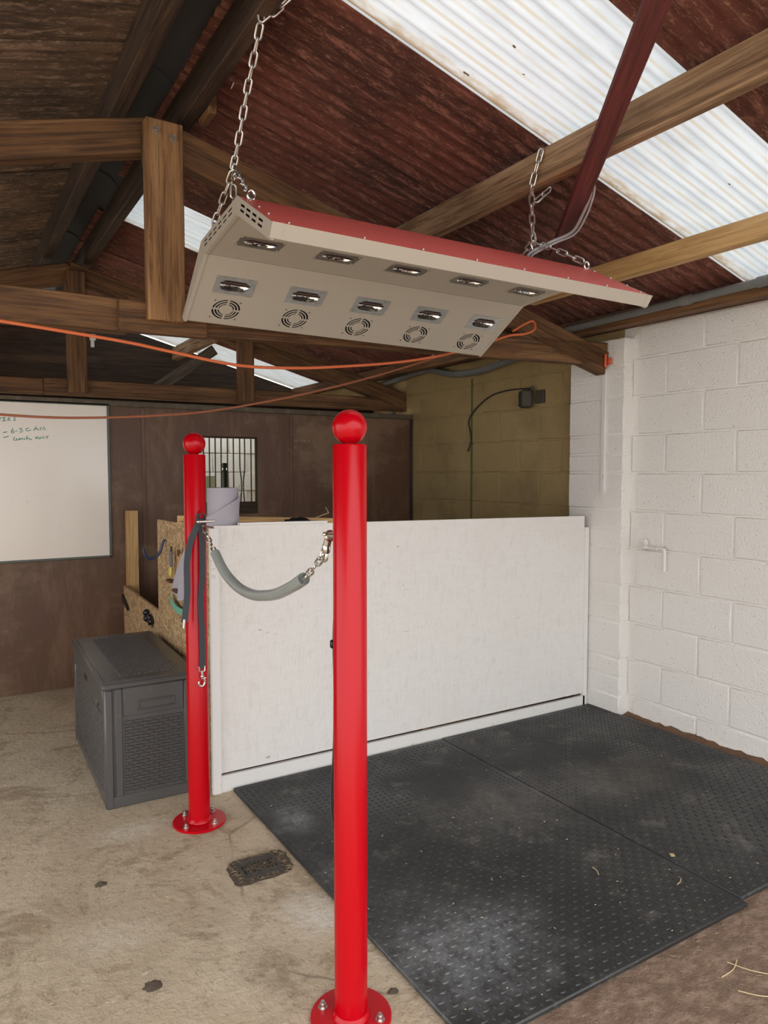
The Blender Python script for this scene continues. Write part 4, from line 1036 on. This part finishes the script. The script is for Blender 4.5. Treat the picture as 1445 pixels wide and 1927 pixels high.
# ================================================================== STORAGE BOX
ba = math.radians(-1.2); BX0, BY0 = .573, 3.262
bu = Vector((math.cos(ba) * 1, math.sin(ba), 0)); bv = Vector((-math.sin(ba), math.cos(ba), 0))
def bp_(u, v, z): return Vector((BX0, BY0, 0)) + bu * u + bv * v + Vector((0, 0, z))
BW, BD, BHt = .415, .99, .531
dbx = thing('storage_box', 'charcoal plastic deck box with woven panels, behind the farther red post', 'box', tuple(bp_(BW / 2, BD / 2, 0)))
def bbox(g, a, b, ch=.004):
    c = bp_((a[0] + b[0]) / 2, (a[1] + b[1]) / 2, (a[2] + b[2]) / 2)
    return g.obox(c, bu, bv, (0, 0, 1), ((b[0] - a[0]) / 2, (b[1] - a[1]) / 2, (b[2] - a[2]) / 2), ch)
obj('body', bbox(bbox(G(), (.006, .006, .004), (BW - .006, BD - .006, BHt), .006), (-.001, -.001, 0), (BW + .001, BD + .001, .052), .006), 'box_plastic', dbx)
for a, b in (((-.003, -.003), (.034, .034)), ((BW - .034, -.003), (BW + .003, .034)), ((-.003, BD - .034), (.034, BD + .003)), ((BW - .034, BD - .034), (BW + .003, BD + .003))):
    obj('corner_post', bbox(G(), (a[0], a[1], .0), (b[0], b[1], BHt), .007), 'box_plastic', dbx)
obj('upright', bbox(G(), (.040, -.002, .05), (.072, .010, BHt), .003), 'box_plastic', dbx)
obj('upright', bbox(G(), (BW - .072, -.002, .05), (BW - .040, .010, BHt), .003), 'box_plastic', dbx)
obj('upper_band', bbox(G(), (.076, -.001, .405), (BW - .076, .010, BHt), .003), 'box_plastic', dbx)
hd = obj('handle', bbox(bbox(bbox(bbox(G(), (.135, -.008, .424), (.298, .002, .431), .002), (.135, -.008, .462), (.298, .002, .469), .002), (.135, -.008, .431), (.142, .002, .462), .002), (.291, -.008, .431), (.298, .002, .462), .002), 'box_plastic', dbx)
obj('front_flap', bbox(bbox(G(), (-.006, .03, .44), (.006, BD - .03, BHt), .003), (-.006, .2, .41), (.006, BD - .2, .44), .003), 'box_plastic', dbx)
obj('keyhole', bbox(G(), (-.0075, .47, .455), (-.004, .56, .480), .001), 'black_in', dbx)
def weave(name, org, du, dv, nrm, Wd, Ht, cw, rh, hgt):
    g = G(); V, F = [], []
    rows = int(Ht / rh); cols = int(Wd / cw) + 1
    for r in range(rows):
        for c in range(cols + 1):
            a = c * cw - (cw / 2 if r % 2 else 0); b = a + cw
            a, b = max(a, 0) + .0015, min(b, Wd) - .0015
            if b - a < .006: continue
            y0, y1 = r * rh + .0008, (r + 1) * rh - .0008
            o = len(V); k = min(.006, (b - a) / 4)
            for (u, v, h) in ((a, y0, 0), (b, y0, 0), (b, y1, 0), (a, y1, 0), (a + k, y0 + rh * .25, hgt), (b - k, y0 + rh * .25, hgt), (b - k, y1 - rh * .25, hgt), (a + k, y1 - rh * .25, hgt)):
                V.append(org + du * u + dv * v + nrm * h * 1.5)
            F += [(o, o + 1, o + 5, o + 4), (o + 1, o + 2, o + 6, o + 5), (o + 2, o + 3, o + 7, o + 6), (o + 3, o, o + 4, o + 7), (o + 4, o + 5, o + 6, o + 7)]
    g.add(V, F); o = obj(name, g, 'box_plastic', dbx); o['kind'] = 'stuff'
ZU = Vector((0, 0, 1))
weave('woven_front_panel', bp_(.078, .0065, .058), bu, ZU, -bv, BW - .156, .340, .044, .0142, .0055)
weave('woven_side_panel', bp_(.0065, .04, .058), bv, ZU, -bu, BD - .08, .350, .044, .0142, .0055)
lid = obj('lid', bbox(bbox(G(), (-.012, -.012, BHt + .002), (BW + .01, BD + .01, BHt + .026), .009), (.006, .01, BHt + .02), (BW - .006, BD - .01, BHt + .034), .008), 'box_plastic', dbx)
weave('woven_lid_panel', bp_(.075, .075, BHt + .0338), bu, bv, ZU, BW - .15, BD - .17, .026, .020, .0035)
for v in (.25, .75): obj('hinge', bbox(G(), (BW + .004, v, BHt - .005), (BW + .012, v + .06, BHt + .03), .003), 'box_plastic', dbx)

# ================================================================== SMALL THINGS ON AND ROUND THE PARTITION
pr_ = thing('paper_roll', 'lilac paper towel roll standing on the corner shelf behind the leash', 'paper roll', (1.118, 3.30, 1.226))
obj('roll', G().lathe([(.022, .001), (.070, .0), (.0725, .004), (.0725, .176), (.070, .18), (.022, .178), (.022, .001)], (1.125, 3.30, 1.226), 36), 'paper', pr_)
g = G(); V = []; F = []; nu, nv = 12, 10
for i in range(nu + 1):
    t = i / nu
    for j in range(nv + 1):
        s_ = j / nv
        a = math.radians(-38 - 150 * t)                # wraps the near side, then lifts off to the left
        lift = max(0, t - .55) / .45
        fl_ = .012 * s_ * s_ + .003; x = 1.125 + (.0745 + fl_ + .04 * lift ** 1.5) * math.cos(a); y = 3.30 + (.0745 + fl_ + .015 * lift) * math.sin(a)
        top = .165 - .150 * t ** .8 * (1 if t < .95 else 1); z = 1.228 + .0 + s_ * (max(.03, top)) + .004 * math.sin(9 * t + 4 * s_)
        V.append((x - .012 * lift * s_, y - .004 * math.sin(7 * s_ + 5 * t) * (0.3 + lift), z))
F = [(i * (nv + 1) + j, (i + 1) * (nv + 1) + j, (i + 1) * (nv + 1) + j + 1, i * (nv + 1) + j + 1) for i in range(nu) for j in range(nv)]
g.add(V, F, True); obj('loose_sheet', g, 'paper', pr_)
g = G(); V = []; nu, nv = 6, 16                       # tail trailing over the strand board return
for j in range(nv + 1):
    s_ = j / nv
    for i in range(nu + 1):
        t = i / nu; wdt = .05 + .16 * s_
        y = 3.34 + .30 * s_ - wdt / 2 + wdt * t; z = 1.235 - .375 * s_ - .03 * math.sin(PI * t) * s_
        x = 1.008 - .018 * math.sin(PI * s_) - .010 * math.sin(11 * t + 3 * s_) * (.3 + s_)
        V.append((min(x, 1.013), y, z))
F = [(j * (nu + 1) + i, j * (nu + 1) + i + 1, (j + 1) * (nu + 1) + i + 1, (j + 1) * (nu + 1) + i) for j in range(nv) for i in range(nu)]
g.add(V, F, True); obj('trailing_sheet', g, 'paper', pr_)
obj('utility_hook', G().tube(smooth_path([(1.024, 3.965, 1.115), (1.012, 3.966, 1.09), (1.0, 3.968, 1.05), (.975, 3.972, 1.018), (.945, 3.976, 1.012), (.922, 3.98, 1.030), (.915, 3.982, 1.065)]), .0075, 8), 'navy', label='navy blue utility hook screwed into the strand board', cat='hook')
pk = thing('hoof_pick', 'grey gripped tool with yellow handle end hanging on the strand board', 'tool', (1.005, 3.79, .93))
obj('grip', G().obox((1.010, 3.795, 1.025), (0, 0, 1), (0, 1, 0), (1, 0, 0), (.042, .014, .007), .004), 'lilac_grey', pk)
obj('tip', G().obox((1.010, 3.79, 1.075), (0, 0, 1), (0, 1, 0), (1, 0, 0), (.016, .008, .004), .002), 'black_knob', pk)
obj('handle_end', G().ball((1.009, 3.80, .958), .03, 14, 10, (.35, .6, 1.0)), 'yellow', pk)
br = thing('dandy_brush', 'amber wooden brush with brown bristles half hidden by the trailing paper', 'brush', (1.004, 3.60, .86))
obj('brush_back', G().obox((1.020, 3.66, .985), (0, 0, 1), (0, 1, 0), (1, 0, 0), (.085, .028, .008), .007), 'amber', br)
obj('bristles', G().box((1.010, 3.64, 1.05), (1.018, 3.68, 1.085), .003), 'brown_bristle', br)
obj('hanging_peg', G().box((.985, 3.74, .905), (1.018, 3.81, .92), .003), 'brown_bristle', label='dark brown peg on the strand board left of the trailing paper', cat='peg')
obj('hanging_peg', G().box((.985, 3.62, .868), (1.018, 3.70, .884), .003), 'brown_bristle', label='lower dark brown peg beneath the trailing paper end', cat='peg')
obj('green_strap', G().ribbon(smooth_path([(1.014, 3.84, .822), (1.010, 3.80, .800), (1.009, 3.73, .782), (1.010, 3.66, .774), (1.012, 3.58, .775)]), (0, .4, 1), .034, .004), 'mint', label='mint green strap curving across the strand board behind the red post', cat='strap')
kb = thing('knob_cluster', 'cluster of glossy black knobs fixed to the low strand board', 'knob', (1.04, 4.44, .59))
for y, z in ((4.49, .622), (4.48, .588), (4.41, .606), (4.385, .585)):
    obj('knob', G().ball((1.040, y, z), .022, 12, 8, (.9, 1, 1)).cyl((1.045, y, z), (1.058, y, z), .008, n=8), 'black_knob', kb)
obj('stem', G().cyl((1.05, 4.44, .60), (1.05, 4.46, .55), .006, n=8).cyl((1.05, 4.40, .59), (1.05, 4.39, .545), .006, n=8), 'black_knob', kb)
g = G()
for k in range(14):
    a = random.uniform(-.4, .4); x, y = 1.49 + random.uniform(-.03, .03), 3.27 + random.uniform(-.012, .02)
    g.tube(smooth_path([(x - .045 * math.cos(a), y - .02, 1.232 + .006 * (k % 3)), (x, y + random.uniform(-.01, .01), 1.240 + random.uniform(0, .012)), (x + .045, y + .03 * math.sin(a), 1.233 + random.uniform(0, .01))], 4), .004, 5)
obj('cord_bundle', g, 'black_knob', label='bunch of black cord lying on the corner shelf', cat='cord')
obj('straw_stalk', G().tube(smooth_path([(1.555, 3.235, 1.245), (1.60, 3.225, 1.262), (1.64, 3.215, 1.276)], 3), .0016, 5).tube([(1.64, 3.215, 1.276), (1.625, 3.218, 1.305)], .0014, 5), 'straw', label='bent straw stalk sticking up off the white partition top', cat='straw')

# ================================================================== FLOOR DETAILS
dr = thing('floor_drain', 'dirty iron floor drain set in broken concrete beside the rubber mat', 'drain', (.98, 2.49, 0))
g = G(); P = []
for i in range(40):
    a = 2 * PI * i / 40; c_, s_ = math.cos(a), math.sin(a)
    q = (abs(c_) ** 5 + abs(s_) ** 5) ** .2; r = (1 / q) * (1 + random.uniform(-.035, .035))
    P.append((.975 + .118 * c_ * r + .012 * s_, 2.488 + .090 * s_ * r))
P = [(min(p[0], 1.106), p[1]) for p in P]
g.add([(x, y, .0012) for x, y in P] + [(.975, 2.488, .0030)], [(i, (i + 1) % 40, 40) for i in range(40)])
obj('dirt_surround', g, 'dirt', dr)
obj('grate_frame', G().box((.895, 2.425, .002), (1.045, 2.437, .009), .001).box((.895, 2.535, .002), (1.045, 2.547, .009), .001).box((.895, 2.437, .002), (.907, 2.535, .009), .001).box((1.033, 2.437, .002), (1.045, 2.535, .009), .001), 'iron', dr)
for k in range(7): obj('grate_bar', G().box((.915 + k * .0175, 2.455, .003), (.922 + k * .0175, 2.520, .008), .001), 'iron', dr)
obj('grate_plate', G().box((.907, 2.437, .002), (1.033, 2.456, .0075)).box((.907, 2.519, .002), (1.033, 2.535, .0075)), 'iron', dr)
def clump(x, y, r, label, h=.01):
    g = G(); V = [(x, y, h)]; n = 14
    for k, (f, z) in enumerate(((.5, h * .8), (1.0, .0006))):
        for i in range(n):
            a = 2 * PI * i / n; q = r * f * random.uniform(.75, 1.25); V.append((x + q * math.cos(a), y + q * .8 * math.sin(a), z * random.uniform(.7, 1.2)))
    F = [(0, 1 + i, 1 + (i + 1) % n) for i in range(n)] + [(1 + i, 1 + n + i, 1 + n + (i + 1) % n, 1 + (i + 1) % n) for i in range(n)]
    g.add(V, F); return obj('dirt_clump', g, 'dirt', label=label, cat='dirt')
clump(.444, 2.677, .022, 'small dark dirt clump on the open concrete left of the drain', .010)
clump(.478, 2.06, .028, 'flat dark dirt clump on the concrete nearest the camera left', .010)
clump(1.055, 1.68, .016, 'dark crumb of dirt beside the nearest red post base', .008)
def stalk(x, y, a, L, z=.019, bend=.1):
    p = [(x - L / 2 * math.cos(a), y - L / 2 * math.sin(a), z + .002), (x + bend * L * math.sin(a), y - bend * L * math.cos(a), z + .004), (x + L / 2 * math.cos(a), y + L / 2 * math.sin(a), z + .002)]
    return G().tube(smooth_path(p, 3), .0017, 5)
def chip(x, y, z, r, label):
    g = G().prism([(x - r, y - r * .4), (x + r * .2, y - r * .9), (x + r, y + r * .2), (x - r * .1, y + r)], lambda u, v, d: (u, v, d), z, z + .003)
    return obj('wood_chip', g, 'straw', label=label, cat='wood chip')
chip(2.333, 1.713, .0207, .012, 'pale wood chip right of the mat joint')
for x, y, a, L, lab, z in ((1.998, 1.788, 1.2, .05, 'short straw stalk on the mat left of the joint', .0207),
                           (2.20, 1.585, .4, .05, 'tiny straw bit near the front end of the mat joint', .0207),
                           (2.015, 1.20, -1.0, .13, 'long straw stalk on the bare earth at the right picture edge', .0005),
                           (1.93, 1.13, -.8, .10, 'second straw stalk on the bare earth, nearer the camera', .0005),
                           (1.96, 1.235, .2, .11, 'straw stalk lying flat on the bare earth behind the long one', .0005)):
    obj('straw_stalk', stalk(x, y, a, L, z), 'straw', label=lab, cat='straw')
def litter(name, n, place, label, m='straw', L=(.006, .028), w=.0012, cat='litter'):
    g = G(); V, F = [], []
    for _ in range(n):
        x, y, z = place(); a = random.uniform(0, 2 * PI); l = random.uniform(*L) / 2; c_, s_ = math.cos(a), math.sin(a); ww = w * random.uniform(.6, 1.6)
        o = len(V)
        V += [(x - l * c_ - ww * s_, y - l * s_ + ww * c_, z), (x - l * c_ + ww * s_, y - l * s_ - ww * c_, z), (x + l * c_ + ww * s_, y + l * s_ - ww * c_, z), (x + l * c_ - ww * s_, y + l * s_ + ww * c_, z), (x, y, z + ww * 1.6)]
        F += [(o, o + 1, o + 4), (o + 1, o + 2, o + 4), (o + 2, o + 3, o + 4), (o + 3, o, o + 4)]
    g.add(V, F); o = obj(name, g, m, label=label, cat=cat, kind='stuff'); return o
U = random.uniform
def bare():
    while True:
        x, y = U(-.3, 1.1), U(1.0, 5.2)
        if not (x > .54 and 3.2 < y < 4.4): return (x, y, .0006)
litter('straw_litter', 900, bare, 'fine straw bits scattered over the concrete floor', L=(.004, .018), w=.0008)
litter('earth_litter', 500, lambda: (U(1.25, 3.4), U(.7, 1.38), .0006), 'straw and chaff scattered over the bare earth', m='dull_straw', L=(.005, .026), w=.0008)
litter('mat_litter', 160, lambda: (U(1.14, 3.4), U(1.42, 3.1), .0209), 'specks of chaff scattered over the rubber mats', L=(.004, .012), w=.0009)
litter('drain_litter', 260, lambda: (U(.87, 1.09), U(2.405, 2.58), U(.003, .006)), 'chaff caught round the iron floor drain', m='dull_straw', L=(.006, .03), w=.0008)
g = G(); V, F = [], []; n = 60                          # brown debris bank along the foot of the right wall
for i in range(n + 1):
    y = 2.92 - i * (2.92 - .6) / n
    for j, (x, z) in enumerate(((3.462, .0005), (3.49, .016), (3.524, .024))): V.append((x + U(-.006, .004) * (j < 2), y, z * U(.5, 1.3)))
F = [(i * 3 + j, i * 3 + j + 1, i * 3 + 4 + j, i * 3 + 3 + j) for i in range(n) for j in range(2)]
g.add(V, F); obj('wall_foot_debris', g, 'rust_dirt', label='brown debris lying along the foot of the white block wall', cat='debris', kind='stuff')
